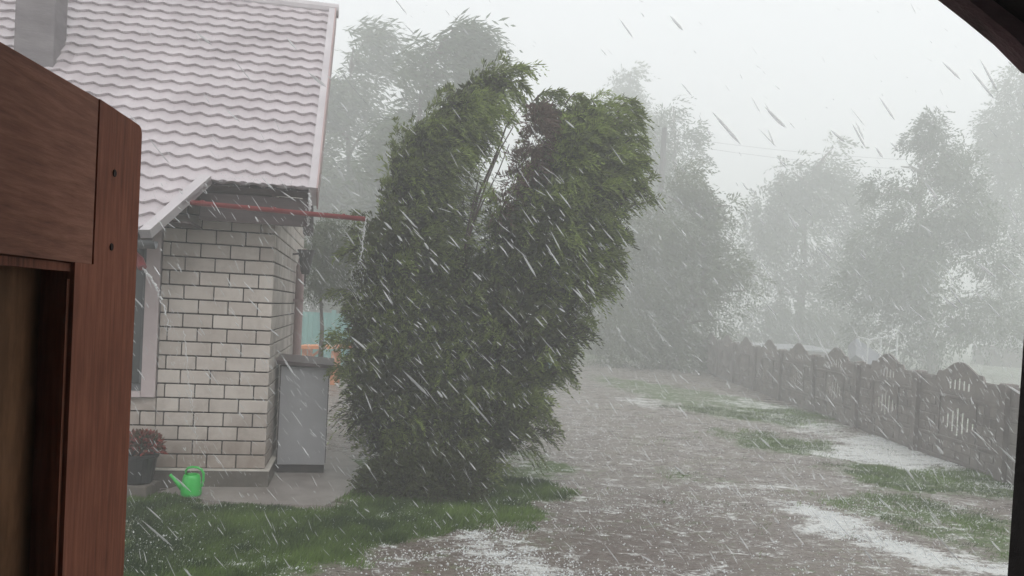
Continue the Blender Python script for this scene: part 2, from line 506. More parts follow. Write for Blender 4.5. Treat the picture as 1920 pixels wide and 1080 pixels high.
# loose hail: thin sprinkling everywhere, solid in the drifts
hb = mth('ADD', attr('hail').outputs['Fac'], mth('MULTIPLY_ADD', n4, 3.0, -1.5))
n5 = noise(n, l, 9, 5, 0.75, stretch=(0.75, 1.25, 1)).outputs[0]
hs1 = mth('ADD', hb, mth('ADD', mth('MULTIPLY_ADD', n3, 2.6, -1.3), mth('MULTIPLY_ADD', n5, 2.6, -1.3)))
hf = mth('MULTIPLY_ADD', hs1, 1.9, -0.34, clamp=True)
hf = mth('MULTIPLY', hf, 0.9)
col = mixc(hf, col, (0.70, 0.71, 0.69))
l.new(col, p.inputs['Base Color'])
rr = mth('MULTIPLY_ADD', n4, 1.6, -0.45, clamp=True)
rr = mth('MAXIMUM', rr, 0.10)
l.new(mth('MAXIMUM', rr, mth('MULTIPLY', gf, 0.8)), p.inputs['Roughness'])
p.inputs['Specular IOR Level'].default_value = 0.35
b = n.new('ShaderNodeBump'); b.inputs['Strength'].default_value = 0.7; b.inputs['Distance'].default_value = 0.02
l.new(mth('ADD', n2, n3), b.inputs['Height']); l.new(b.outputs[0], p.inputs['Normal'])
MAT['ground'] = m
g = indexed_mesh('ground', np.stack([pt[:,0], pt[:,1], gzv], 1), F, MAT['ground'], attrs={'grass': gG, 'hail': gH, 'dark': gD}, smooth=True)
tag(g, kind='structure')

# ------------------------------------------------------------------ house
HX, HY, HR = -2.18, 7.25, R(11)
house = empty('house', (HX, HY, 0), HR)
tag(house, 'pale brick house with pink metal tile roof beside the thuja', 'house')
ZW0, CH, BL = 0.17, 0.1255, 0.252
def bricks(mb, a0, a1, z0, z1, place, t=0.055):
    """place(u0,u1,z0,z1,tint) adds one brick"""
    k = 0
    z = ZW0
    while z < z1-0.01:
        if z+CH > z0+0.01:
            u = a1 + (BL/2 if k % 2 else 0)
            while u > a0+0.005:
                u1 = min(u, a1); u0 = max(u-BL, a0)
                if u1-u0 > 0.03:
                    place(u0+0.006, u1-(0.006 if u1 < a1 else 0), max(z, z0)+0.0065, min(z+CH, z1)-0.0065, random.random())
                u -= BL
        z += CH; k += 1
WT = 2.62
wf = MB()
pf = lambda u0, u1, z0, z1, t: wf.box(u0, u1, -0.012+random.uniform(-0.0015, 0.0015), 0.10, z0, z1, t, ch=0.004)
bricks(wf, -0.95, 0.0, ZW0, WT, pf)
bricks(wf, -2.45, -0.952, ZW0, 0.80, pf)
bricks(wf, -4.6, -2.452, ZW0, WT, pf)
wf.build('wall', MAT['brick'], house)
ws = MB()
ps = lambda u0, u1, z0, z1, t: ws.box(-0.10, 0.0+random.uniform(0.001, 0.003), u0, u1, z0, z1, t, ch=0.004)
bricks(ws, 0.103, 3.8, ZW0, WT, ps)
o = ws.build('wall', MAT['brick'], house)
core = MB()
core.box(-4.6, -0.95, 0.12, 3.8, 0, 2.6); core.box(-0.949, -0.022, 0.010, 3.78, 0.10, 2.6); core.box(-4.6, -0.951, 0.012, 0.1195, 0.10, 0.79)
o = core.build('mortar_core', MAT['mortar'], house)
pl = MB(); pl.box(-4.6, 0.04, -0.05, 3.8, -0.15, ZW0-0.012)
pl.build('plinth', MAT['plinth'], house)
ld = MB(); ld.box(-4.6, 0.045, -0.056, 3.8, ZW0-0.0119, ZW0)
ld.build('ledge', MAT['ledge'], house)
# window
win = MB()
win.box(-1.07, -0.955, -0.045, 0.10, 0.80, 2.16); win.box(-2.45, -2.335, -0.045, 0.10, 0.80, 2.16)
win.box(-2.45, -0.955, -0.047, 0.10, 2.161, 2.30); win.box(-2.334, -1.071, -0.07, 0.10, 0.801, 0.85)
wo_ = win.build('window', MAT['trim'], house)
fr = MB()
fr.box(-1.10, -1.0705, 0.0, 0.07, 0.8505, 2.160); fr.box(-2.334, -2.275, 0.0, 0.07, 0.8505, 2.160)
fr.box(-2.274, -1.101, 0.0, 0.07, 0.8505, 0.91); fr.box(-2.274, -1.101, 0.0, 0.07, 2.10, 2.160)
fr.box(-1.73, -1.68, 0.0, 0.07, 0.911, 2.099)
fr.build('frame', MAT['greygut'], wo_)
pn = MB(); pn.box(-2.274, -1.101, 0.03, 0.04, 0.911, 2.099)
pn.build('pane', MAT['glass'], wo_)

# roof: wave tiles with stepped rows, in the plane z = ZE + (v+VE)*tan(PIT)
PIT = R(48); ZE, VE = 2.65, 0.35
cs, sn = math.cos(PIT), math.sin(PIT)
WV, ROWP = 0.163, 0.154
U0, U1 = -5.2, 0.30
uA, uB = -0.85, -0.50           # slanting cut between the low and the high eave
sLow = -0.66                     # slope distance of the low eave below the main eave
SR = 3.08
def smin(u):
    if u <= uA: return sLow
    if u >= uB: return 0.0
    return sLow*(1-(u-uA)/(uB-uA))
def roofpt(u, s, h):
    return (u, -VE + s*cs - h*sn, ZE + s*sn + h*cs)
us = np.unique(np.concatenate([np.arange(U0, U1, WV/8), [uA, uB, U1]]))
srow = []
k0 = math.floor(sLow/ROWP)
s_lines = []
k = k0
while k*ROWP < SR:
    s_lines.append((k*ROWP+0.001, 1.0)); s_lines.append((k*ROWP+0.35*ROWP, 0.62)); s_lines.append((k*ROWP+0.7*ROWP, 0.28)); s_lines.append(((k+1)*ROWP-0.001, 0.0))
    k += 1
V, Fc = [], []
for u in us:
    sm = smin(u)
    ph = 2*math.pi*u/WV
    wv = 0.5+0.5*math.cos(ph)
    wv = wv**1.3*0.018
    for (s, st) in s_lines:
        ss = s - 0.030*math.cos(ph)            # scalloped lower edges
        ss = min(max(ss, sm), SR)
        V.append(roofpt(u, ss, 0.03 + wv + 0.026*st))
ns = len(s_lines)
for i in range(len(us)-1):
    for j in range(ns-1):
        a, b_, c_, d_ = i*ns+j, (i+1)*ns+j, (i+1)*ns+j+1, i*ns+j+1
        if abs(V[a][1]-V[d_][1]) < 1e-6 and abs(V[b_][1]-V[c_][1]) < 1e-6: continue
        Fc.append((a, b_, c_, d_))
me = bpy.data.meshes.new('roof'); me.from_pydata(V, [], Fc); me.update()
roof = link('roof', me, MAT['roof'], house, smooth=False)
# verge, ridge, slanting flashing
def slab(mb, u0, u1, s0, s1, h0, h1, t=.5):
    o = np.array(roofpt(u0, s0, h0)); ax = np.array(roofpt(u1, s0, h0))-o
    ay = np.array(roofpt(u0, s1, h0))-o; az = np.array(roofpt(u0, s0, h1))-o
    mb.obox(o, ax, ay, az, t)
vg = MB(); slab(vg, 0.3005, 0.365, -0.02, SR+0.02, -0.12, 0.085)
vg.build('verge_trim', MAT['verge'], roof)
vg = MB(); slab(vg, 0.3652, 0.378, -0.03, SR+0.02, -0.15, 0.09)
vg.build('verge_edge', MAT['pipe'], roof)
fl = MB()
pts = [roofpt(uA-0.085, sLow-0.02, 0.085), roofpt(uA+0.0, sLow-0.02, 0.095), roofpt(uB+0.0, 0.02, 0.095), roofpt(uB-0.085, 0.045, 0.085)]
nrm = np.array(roofpt(0, 0, 1))-np.array(roofpt(0, 0, 0))
fl.poly_prism([np.array(q)-nrm*0.09 for q in pts], nrm*0.09)
fl.build('flashing', MAT['verge'], roof)
rd = MB(); rd.tube([roofpt(U0, SR, 0.03), roofpt(0.402, SR, 0.03)], 0.075, 12)
rd.build('ridge_cap', MAT['verge'], roof)
# underside + back slope
un = MB()
slab(un, U0, uA-0.01, sLow+0.01, 0.0, -0.06, 0.01); slab(un, U0, 0.295, 0.001, SR, -0.06, 0.01)
rp_ = np.array(roofpt(U0, SR, 0.0)); 
un.obox(rp_ + np.array([0, 0.03, 0]), (0.12-U0, 0, 0), (0, 2.1, -2.1*math.tan(PIT)), (0, 0, 0.08))
un.build('roof_deck', MAT['soffit'], roof)
gb = MB()
gb.poly_prism([(-0.05, 0.0, 2.6), (-0.05, 3.7, 2.6), (-0.05, 1.72, 4.78)], (0.04, 0, 0))
gb.build('gable', MAT['brick'], house)
sf = MB()
sf.box(-0.60, 0.295, -0.30, -0.27, 2.36, 2.60); sf.box(-0.60, 0.295, -0.2699, -0.02, 2.52, 2.54)
sf.box(0.02, 0.20, -0.0199, 1.2, 2.62, 2.64); sf.box(-4.9, -0.62, -0.55, -0.06, 2.30, 2.32)
sf.build('soffit', MAT['soffit'], house)

def gutter(name, mat, p0, p1, r, parent, t=0.006):
    mb = MB()
    p0, p1 = np.array(p0, float), np.array(p1, float)
    d = norm(p1-p0); up = np.array([0, 0, 1.0]); side = norm(np.cross(d, up))
    n_ = 10
    prof = [(-math.cos(math.pi*k/n_), -math.sin(math.pi*k/n_)) for k in range(n_+1)]
    ring = [(a*r, b_*r) for a, b_ in prof] + [(a*(r-t), b_*(r-t)) for a, b_ in prof[::-1]]
    b0 = len(mb.v)
    for q in (p0, p1):
        for a, b_ in ring:
            mb.v.append(tuple(q+side*a+up*b_))
    k_ = len(ring)
    for i in range(k_):
        j = (i+1) % k_
        mb.f.append((i, j, k_+j, k_+i)); mb.t.append(.5)
    mb.f.append(tuple(range(k_))); mb.t.append(.5)
    mb.f.append(tuple(range(2*k_-1, k_-1, -1))); mb.t.append(.5)
    for q in np.linspace(0.12, 0.88, 3):
        c = p0+(p1-p0)*q
        mb.obox(c-side*r*1.05-up*0.0-d*0.012, d*0.024, side*r*2.1, up*0.008)
    return mb.build(name, mat, parent)
gutter('gutter', MAT['redgut'], (-0.72, -0.50, 2.50), (0.79, -0.52, 2.46), 0.038, house)
gutter('gutter', MAT['greygut'], (-5.0, -0.90, 2.14), (-0.80, -0.88, 2.12), 0.062, house)
hMi = (Matrix.Translation((HX, HY, 0)) @ Matrix.Rotation(HR, 4, 'Z')).inverted()
go0 = np.array(hMi @ Vector(at(250, 478, 6.35))); go1 = np.array(hMi @ Vector(at(267, 502, 6.3)))
mb = MB(); mb.tube([go0, (go0+go1)/2+np.array([0.01, 0, 0.01]), go1], [0.038, 0.036, 0.034], 12); mb.build('gutter_outlet', MAT['redgut'], house)
# downpipe on the side wall
dp = MB(); dp.tube([(0.07, 2.35, 0.05), (0.07, 2.35, 2.12), (0.10, 2.30, 2.22), (0.14, 2.25, 2.30)], 0.05, 12)
for z in (0.9, 1.7): dp.box(0.005, 0.125, 2.30, 2.40, z, z+0.03)
dpo = dp.build('downpipe', MAT['pipe'], house, smooth=False)
hp = MB(); hp.lathe([(0.0, 2.02), (0.04, 2.02), (0.055, 2.06), (0.075, 2.20), (0.095, 2.28), (0.10, 2.30), (0.085, 2.30), (0.0, 2.22)], 16, 0.15, 2.0)
hp.tube([(0.15, 2.0, 2.03), (0.15, 2.0, 1.88)], 0.012, 6)
hp.tube([(0.0, 2.0, 2.24), (0.1, 2.0, 2.26)], 0.012, 6)
hp.build('wall_lantern', MAT['cabdark'], house)
# chimney
cx0 = np.array([-1, 0, 0])
chm = MB(); chm.box(-2.42, -2.09, 0.55, 0.86, 3.0, 6.2)
cho = chm.build('chimney', MAT['chim'], house)
ap = MB(); ap.box(-2.46, -2.05, 0.51, 0.90, 6.2, 6.28); ap.build('chimney_cap', MAT['greygut'], cho)

# ------------------------------------------------------------------ paths
pth = MB()
pl_ = [gnd(x, y)[:2] for x, y in ((300, 925), (390, 941), (500, 948), (612, 950), (655, 925), (680, 880), (640, 850), (520, 850))]
pth.poly_prism([(q[0], q[1], -0.06) for q in pl_], (0, 0, 0.075))
tag(pth.build('path', MAT['concrete']), kind='structure')
def at_on(px, py):
    return gnd(px, py, 0.015)

# ------------------------------------------------------------------ cabinet
cp = at_on(512, 887)
cab = empty('storage_cabinet', (cp[0]+0.02, cp[1], 0.015), R(13))
tag(cab, 'tall grey storage cabinet with a sloping brown lid against the brick side wall', 'cabinet')
wC, dC, hC = 0.475, 0.42, 1.08
cb = MB(); cb.box(0.0, wC, 0.012, dC, 0.10, hC-0.02); cb.build('body', MAT['cabdark'], cab)
cb = MB(); cb.box(0.014, wC-0.008, 0.0, 0.0118, 0.085, hC-0.03, ch=0.003); cb.build('door', MAT['cab'], cab)
cb = MB(); cb.box(0.012, wC-0.012, 0.03, dC-0.02, 0.0, 0.0998); cb.build('base', MAT['cabdark'], cab)
cb = MB(); cb.obox((-0.03, -0.05, hC-0.005), (wC+0.075, 0, -0.03), (0, dC+0.09, 0.035), (0, 0, 0.035)); cb.build('lid', MAT['cablid'], cab)

# ------------------------------------------------------------------ watering can
wp = gnd(358, 929, 0.015)
can = empty('watering_can', (wp[0], wp[1], 0.016), R(8))
tag(can, 'bright green plastic watering can standing on the wet path', 'watering can')
cb = MB()
cb.lathe([(0.0, 0.0), (0.075, 0.0), (0.084, 0.012), (0.086, 0.04), (0.080, 0.10), (0.072, 0.150), (0.064, 0.176), (0.055, 0.182), (0.048, 0.180), (0.046, 0.165), (0.0, 0.16)], 28)
cb.build('body', MAT['can'], can, smooth=True)
cb = MB(); cb.tube([(-0.065, 0, 0.05), (-0.11, 0, 0.10), (-0.150, 0, 0.145), (-0.178, 0, 0.175)], [0.026, 0.019, 0.014, 0.013], 12)
so = cb.build('spout', MAT['can'], can, smooth=True)
cb = MB()
cb.tube([(-0.045, 0, 0.175), (-0.052, 0, 0.205), (-0.035, 0, 0.232), (0.0, 0, 0.242), (0.045, 0, 0.238), (0.078, 0, 0.22), (0.095, 0, 0.19), (0.096, 0, 0.13), (0.088, 0, 0.085), (0.07, 0, 0.07)], 0.0105, 10)
cb.build('handle', MAT['can'], can, smooth=True)

# ------------------------------------------------------------------ vegetation machinery
def diamonds(Pb, D, N, L, Wd):
    S = norm(np.cross(D, N))
    L = L[:, None]; Wd = Wd[:, None]
    return np.stack([Pb, Pb+D*L*0.45+S*Wd*0.5, Pb+D*L, Pb+D*L*0.45-S*Wd*0.5], 1)
def rnd_dirs(n_):
    return norm(rng.normal(size=(n_, 3)))
def blob_points(cen, rad, n_, inner=0.55, outer=1.08):
    w = rad**2; w = w/w.sum()
    k = rng.choice(len(rad), n_, p=w)
    d = rnd_dirs(n_)
    f = inner+(outer-inner)*rng.random(n_)**0.6
    # lumpy surface
    lump = 1+0.16*np.sin(d[:,0]*7+k*1.7)*np.sin(d[:,2]*6+k*2.3)+0.08*np.sin(d[:,1]*13+k)
    Pp = cen[k]+d*(rad[k]*f*lump)[:, None]
    keep = np.ones(n_, bool)
    for i in range(len(rad)):
        dd = np.linalg.norm(Pp-cen[i], axis=1)
        keep &= ~((dd < rad[i]*0.5) & (k != i))
    return Pp[keep], d[keep], k[keep], f[keep]
def px_blobs(lst, Y, dj=0.35):
    cen, rad = [], []
    for b_ in lst:
        yy = Y+(b_[3] if len(b_) > 3 else 0)
        r_ = b_[2]*yy/FOC
        c = at(b_[0], b_[1], yy)
        cen.append(c+np.array([0, random.uniform(-dj, dj)*r_, 0])); rad.append(r_)
    return np.array(cen), np.array(rad)
def sprays(Pp, D, axis_len, K, leafL, leafW, droop=0.5, jit=0.25, ang=0.75):
    """fan-like fronds: K leaflets alternately left and right along a drooping axis"""
    n_ = len(Pp)
    Nn = norm(rnd_dirs(n_)+np.array([0, -0.5, 0.5]))
    S = norm(np.cross(D, Nn))
    out, own = [], []
    al = axis_len*(0.6+0.8*rng.random(n_))
    for j in range(K):
        t = (j+0.5)/K
        base = Pp+D*(al*t)[:, None]+np.array([0, 0, -1.0])*(droop*al*t*t)[:, None]
        sg = 1 if j % 2 else -1
        dd = norm(D*1.0+S*sg*ang*(1-0.5*t)+np.array([0, 0, -droop*t*1.2])+rnd_dirs(n_)*jit)
        Lf = leafL*(1.1-0.45*t)*(0.7+0.6*rng.random(n_))
        out.append(diamonds(base, dd, norm(Nn+rnd_dirs(n_)*0.4), Lf, leafW*(0.7+0.6*rng.random(n_))))
        own.append(np.arange(n_))
    return np.concatenate(out), np.concatenate(own)

def cloud_tint(P3, s, seed):
    return 0.5+0.5*(0.6*vnoise(P3[:, [0, 2]], s, seed)+0.4*vnoise(P3[:, [1, 2]]+5, s*2.3, seed+3))

# ------------------------------------------------------------------ the big thuja
TY = 7.75
LEFT = [(925,150,28),(950,142,14),(900,172,38),(872,204,46),(852,236,42),(818,270,54),(792,325,64),(775,392,74),(762,465,90),(748,550,94),(740,640,98),(745,725,98),(775,805,98),(820,850,80),(750,815,66),(850,875,62)]
RIGHT = [(1022,208,22),(1045,228,34),(1100,235,50),(1140,240,38),(1095,305,78),(1125,335,60),(1055,352,78),(1068,430,94),(1022,440,92),(978,430,48),(1065,520,82),(960,525,90),(990,600,102),(948,690,108),(940,770,84),(880,820,90),(858,640,90),(860,740,100),(866,550,72),(1105,430,50),(1085,470,60)]
LEFT = [(x-10*(y < 280), y+14*(y < 280), r) for x, y, r in LEFT]
RIGHT = [(x-9, y+6*(y < 320), r) for x, y, r in RIGHT]
thuja = empty('thuja_tree', tuple(at(838, 920, TY)*np.array([1, 1, 0])))
tl = np.array(thuja.location)
tag(thuja, 'tall green thuja split into two wind-bent leaders in the middle of the yard', 'tree')
cl, rl = px_blobs(LEFT, TY); cr, rr_ = px_blobs(RIGHT, TY+0.1)
allc = np.concatenate([cl, cr]); allr = np.concatenate([rl, rr_])
def thuja_crown(cen, rad, n_, name, seed):
    nc = n_//15
    Pc, dc_, kc, fc = blob_points(cen, rad*0.90, nc, 0.72, 1.05)
    hz = np.clip((Pc[:, 2]-1.5)/2.5, 0, 1)
    wind = np.array([0.9, -0.1, 0.05])
    Dc = norm(dc_*(0.75-0.2*hz)[:, None]+wind*(0.2+1.0*hz)[:, None]+np.array([0, 0, 0.55])*(1-hz)[:, None]+np.array([0, 0, 0.15])+rnd_dirs(len(Pc))*0.3)
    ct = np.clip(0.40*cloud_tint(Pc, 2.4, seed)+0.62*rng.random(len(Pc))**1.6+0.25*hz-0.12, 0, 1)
    rep_ = rng.integers(9, 22, len(Pc)); ci = np.repeat(np.arange(len(Pc)), rep_)
    sp = rnd_dirs(len(ci))
    Pp = Pc[ci]+sp*(0.075*rng.random(len(ci)))[:, None]-Dc[ci]*0.10+Dc[ci]*((0.20+0.16*hz[ci])*rng.random(len(ci)))[:, None]
    D = norm(Dc[ci]+sp*0.38)
    Q, own = sprays(Pp, D, 0.15, 11, 0.060, 0.0125, droop=0.75, jit=0.22, ang=0.6)
    tint = np.clip(ct[ci][own]+0.16*rng.normal(size=len(own)), 0, 1)
    # dense inner foliage: short wide scales that close the crown's depth
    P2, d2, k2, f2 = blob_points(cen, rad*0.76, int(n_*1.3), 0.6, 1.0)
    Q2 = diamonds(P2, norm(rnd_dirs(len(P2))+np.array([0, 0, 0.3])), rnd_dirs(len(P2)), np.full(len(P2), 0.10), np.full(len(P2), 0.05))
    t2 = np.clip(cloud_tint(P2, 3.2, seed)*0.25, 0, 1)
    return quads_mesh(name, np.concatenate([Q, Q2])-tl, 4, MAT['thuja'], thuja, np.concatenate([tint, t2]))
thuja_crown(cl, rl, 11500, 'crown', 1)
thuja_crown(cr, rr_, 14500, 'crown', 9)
# stray fronds on the windward silhouette
def frond(p0, p1, n_=40, lean=0.25, up=0.10, Ly=TY):
    a, b_ = at(*p0, Ly), at(*p1, Ly)
    t = np.linspace(0.15, 1, n_)[:, None]
    Pp = a+(b_-a)*t+np.array([0, 0, up])*np.sin(t*math.pi)
    D = norm((b_-a)+rnd_dirs(n_)*0.25*np.linalg.norm(b_-a)+np.array([0, 0, -0.10]))
    return Pp, D, (a, a+(b_-a)*0.5+np.array([0, 0, up]), b_)
fr_list = [((1160,290),(1208,300)),((1150,350),(1212,352)),((1170,270),(1205,262)),((1155,215),(1185,190)),((1120,460),(1175,440)),((1110,520),(1160,505)),((950,165),(980,185)),((1060,195),(1085,180)),((1000,190),(1035,172)),((1150,310),(1195,330)),((1140,240),(1200,235)),((1150,400),(1222,330)),((1140,420),(1228,372)),((1150,330),(1200,300)),((1165,250),(1200,215)),((1030,190),(1050,170)),((1150,230),(1195,203)),((1120,210),(1100,186)),
           ((1090,500),(1160,470)),((1080,560),(1150,540)),((1060,620),(1110,600)),((680,560),(622,545)),((670,650),(618,640)),((665,700),(625,690)),((700,440),(672,400)),((745,330),(738,270)),((860,200),(845,165)),((930,140),(985,128)),((950,160),(985,160)),((690,480),(640,470)),((1035,700),(1072,705)),((990,790),(1040,790))]
Pa, Da, st = [], [], MB()
for f0, f1 in fr_list:
    a, b_, ln = frond(f0, f1, 26, up=0.05)
    Pa.append(a); Da.append(b_)
    st.tube([q-tl for q in ln], [0.008, 0.005, 0.002], 5)
Pa = np.concatenate(Pa); Da = np.concatenate(Da)
Q, own = sprays(Pa, Da, 0.09, 7, 0.06, 0.014, droop=0.9)
quads_mesh('fronds', Q-tl, 4, MAT['thuja'], thuja, 0.25+0.5*rng.random(len(Q)))
# stems in the gap + trunks
def stem(mb, pix, r0, r1, Y):
    pts_ = [at(x, y, Y)-tl for x, y in pix]
    mb.tube(pts_, list(np.linspace(r0, r1, len(pts_))), 7)
stem(st, [(840,925),(845,800),(860,600),(880,440),(895,370),(930,290),(950,235),(985,190)], 0.028, 0.004, TY)
stem(st, [(838,925),(830,780),(805,600),(800,450),(835,330),(880,240),(925,170)], 0.06, 0.012, TY)
stem(st, [(842,925),(880,780),(930,600),(980,450),(1040,340),(1110,240)], 0.06, 0.012, TY)
stem(st, [(870,470),(893,400),(915,335),(938,280),(962,238)], 0.012, 0.005, TY-0.1)
stem(st, [(872,450),(888,380),(900,320),(925,275)], 0.009, 0.003, TY-0.05)
stem(st, [(880,440),(905,380),(935,320),(955,270)], 0.009, 0.004, TY+0.1)
stem(st, [(868,380),(880,330),(905,290),(925,262)], 0.007, 0.003, TY)
stem(st, [(1130,430),(1165,385),(1195,345),(1222,330)], 0.010, 0.003, TY)
st.build('trunk', MAT['bark'], thuja)
# dry brown foliage along the inner edge of the right leader
cd, rd_ = px_blobs([(1005,262,22),(988,300,20),(965,340,16),(940,385,12),(1010,225,18)], TY-0.28)
Pp, d, k, f = blob_points(cd, rd_, 420, 0.3, 1.1)
Q, own = sprays(Pp, norm(d+np.array([0.5, -0.2, 0.4])), 0.12, 7, 0.06, 0.014, droop=0.5)
quads_mesh('dry_foliage', Q-tl, 4, MAT['dryfol'], thuja, rng.random(len(Q)))

# low spreading shrub left of the trunk
sh = empty('low_shrub', tuple(at(745, 925, 7.15)*np.array([1, 1, 0])))
tag(sh, 'dark low shrub crouching at the foot of the thuja', 'shrub')
sl = np.array(sh.location)
cS, rS = px_blobs([(700,905,24),(735,895,34),(780,895,40),(825,900,40),(870,895,36),(760,915,28)], 7.15)
Pp, d, k, f = blob_points(cS, rS, 2600, 0.3, 1.05)
Pp[:, 2] = np.maximum(Pp[:, 2], 0.01)
Q, own = sprays(Pp, norm(d+np.array([-0.2, -0.2, 0.5])), 0.09, 7, 0.05, 0.014, droop=0.3)
quads_mesh('foliage', Q-sl, 4, MAT['thuja'], sh, 0.02+0.22*rng.random(len(Q)))
sb_ = MB(); sb_.tube([(0, 0, 0), (-0.1, 0, 0.12), (-0.25, 0, 0.16)], [0.02, 0.012, 0.006], 6); sb_.tube([(0, 0, 0), (0.15, 0.02, 0.15)], [0.02, 0.008], 6)
sb_.build('stem', MAT['bark'], sh)

# ------------------------------------------------------------------ potted plant
pp = gnd(258, 927)
pot = empty('potted_plant', (pp[0], pp[1], 0.0))
tag(pot, 'reddish leafy plant in a black pot below the window', 'potted plant')
cb = MB(); cb.box(-0.13, 0.13, -0.13, 0.13, 0.0, 0.099, ch=0.008); cb.build('stand', MAT['plinth'], pot)
cb = MB(); cb.lathe([(0.0, 0.0), (0.10, 0.0), (0.115, 0.02), (0.145, 0.22), (0.155, 0.225), (0.155, 0.25), (0.14, 0.25), (0.13, 0.20), (0.0, 0.20)], 20)
cb.build('pot', MAT['pot'], pot, smooth=False).location = (0, 0, 0.10)
n_ = 900
d = rnd_dirs(n_); d[:, 2] = np.abs(d[:, 2])
Pp = np.array([0.0, 0, 0.27])+d*np.array([0.20, 0.18, 0.17])*(0.4+0.6*rng.random(n_))[:, None]
Q = diamonds(Pp, norm(d+rnd_dirs(n_)*0.6), rnd_dirs(n_), 0.035+0.03*rng.random(n_), 0.02+0.015*rng.random(n_))
quads_mesh('foliage', Q, 4, MAT['plantleaf'], pot, np.clip(rng.random(n_)**1.5, 0, 1)).location = (0, 0, 0.10)
cb = MB()
for i in range(9):
    a = i*0.7; cb.tube([(0.02*math.cos(a), 0.02*math.sin(a), 0.28), (0.13*math.cos(a), 0.12*math.sin(a), 0.46)], [0.005, 0.003], 5)
cb.build('stem', MAT['bark'], pot)

# ------------------------------------------------------------------ background trees
def far_tree(name, label, Y, base, blobs, n_, leaf, mat, bark, wind=0.6, group='trees beyond the yard', up=0.0, inner=0.25, tr=0.16, K=5, hang=0.3):
    if Y > 15: leaf *= 1.45; tr *= 1.45; Y *= 1.45
    n_ = int(n_*1.6); leaf *= 0.78
    bp = at(base[0], base[1], Y); loc = np.array([bp[0], Y, 0.0])
    root = empty(name, tuple(loc))
    tag(root, label, 'tree', group)
    cen, rad = px_blobs(blobs, Y, 0.5)
    Pp, d, k, f = blob_points(cen, rad, n_, inner, 1.12)
    # gaps: drop points in noisy pockets
    gap = vnoise(Pp[:, [0, 2]], 1.1/max(leaf, 0.05)*0.12, 4)+0.5*vnoise(Pp[:, [0, 2]], 3.1/max(leaf, 0.05)*0.12, 8)
    keep = gap+0.5*(rng.random(len(gap))-0.5) > -0.16
    keep |= f < 0.5
    Pp, d, f = Pp[keep], d[keep], f[keep]
    D = norm(d*0.5+np.array([wind, 0, -hang+up])+rnd_dirs(len(Pp))*0.4)
    Q, own = sprays(Pp, D, leaf*(2.2+2.2*abs(wind)), K, leaf*(1+0.6*abs(wind)), leaf*0.36, droop=0.3, jit=0.3)
    tint = np.clip(cloud_tint(Pp, 0.9, 2)[own]*0.8+0.2*rng.random(len(own)), 0, 1)
    quads_mesh('crown', Q-loc, 4, mat, root, tint)
    mb = MB()
    top = cen[np.argmax(cen[:, 2])]-loc
    low = cen[np.argmin(cen[:, 2])]-loc
    zz = sorted(range(len(cen)), key=lambda i: cen[i, 2])
    H = top[2]*0.88
    spine = [np.array([0, 0, -0.1])]
    for q in (0.25, 0.5, 0.75, 1.0):
        sel = [cen[i]-loc for i in range(len(cen)) if abs((cen[i]-loc)[2]-H*q) < H*0.2]
        cxy = np.mean(sel, axis=0)[:2] if sel else spine[-1][:2]
        cxy = spine[-1][:2]*0.4+cxy*0.6
        spine.append(np.array([cxy[0], cxy[1], H*q]))
    mb.tube(spine, [tr, tr*0.8, tr*0.55, tr*0.35, tr*0.1], 8)
    for i in range(len(cen)):
        c = cen[i]-loc
        zt = max(0.4, c[2]-rad[i]*0.9)
        q = min(zt/H, 1)*4
        a = int(min(q, 3)); s0 = spine[a]+(spine[a+1]-spine[a])*(q-a)
        mb.tube([s0, (s0+c)/2+np.array([0, 0, 0.1]), c], [tr*0.35, tr*0.22, tr*0.08], 6)
    mb.build('trunk', bark, root)
    return root

far_tree('poplar_tree', 'faint poplar with drooping wind-bent top right behind the roof edge', 23, (660, 760),
         [(690,68,26),(665,90,38),(640,130,50),(665,150,40),(620,200,70),(680,240,60),(600,300,90),(680,330,80),(640,430,100),(600,520,90),(700,480,90),(640,600,80)],
         6500, 0.20, MAT['leafA'], MAT['bark'], wind=1.7, tr=0.16, hang=0.45)
far_tree('poplar_tree', 'tall poplar whose combed top streams right above the thuja', 18.5, (800, 760),
         [(898,44,9),(882,50,15),(850,58,22),(815,70,30),(845,90,34),(865,85,24),(785,105,34),(820,130,40),(855,135,28),(760,130,34),(790,170,44),(845,175,30),(740,200,55),(800,240,60),(740,300,80),(790,370,80),(720,430,80),(790,500,90),(730,600,90)],
         7500, 0.17, MAT['leafA'], MAT['bark'], wind=1.8, tr=0.16, hang=0.45)
far_tree('spruce_tree', 'very faint conical treetop just right of the thuja top', 38, (1170, 760),
         [(1182,135,18),(1172,165,28),(1160,205,42),(1190,230,42),(1150,260,60),(1190,320,70),(1150,400,80),(1190,480,90),(1160,580,90)],
         5200, 0.26, MAT['leafA'], MAT['bark'], wind=0.4, tr=0.24)
far_tree('birch_tree', 'pale ragged tree standing behind the dark utility pole', 29, (1240, 760),
         [(1262,200,14),(1255,225,24),(1270,260,36),(1240,270,34),(1285,310,38),(1245,330,44),(1250,400,60),(1290,420,50),(1260,500,70),(1240,600,90)],
         5200, 0.19, MAT['leafA'], MAT['birch'], wind=0.5, tr=0.18)
far_tree('walnut_tree', 'grey-green bushy tree reaching over the far end of the fence', 18.8, (1240, 720),
         [(1285,345,34),(1250,370,45),(1310,380,26),(1215,430,55),(1280,430,62),(1370,385,18),(1345,410,26),(1325,440,32),(1220,520,75),(1300,520,68),(1360,500,34),(1395,510,24),(1420,515,18),(1400,545,22),(1375,560,20),(1200,610,75),(1290,610,80),(1350,600,22),(1180,670,60),(1250,680,60),(1310,675,60),(1355,680,34)],
         8500, 0.11, MAT['leafB'], MAT['bark'], wind=0.5, tr=0.15)
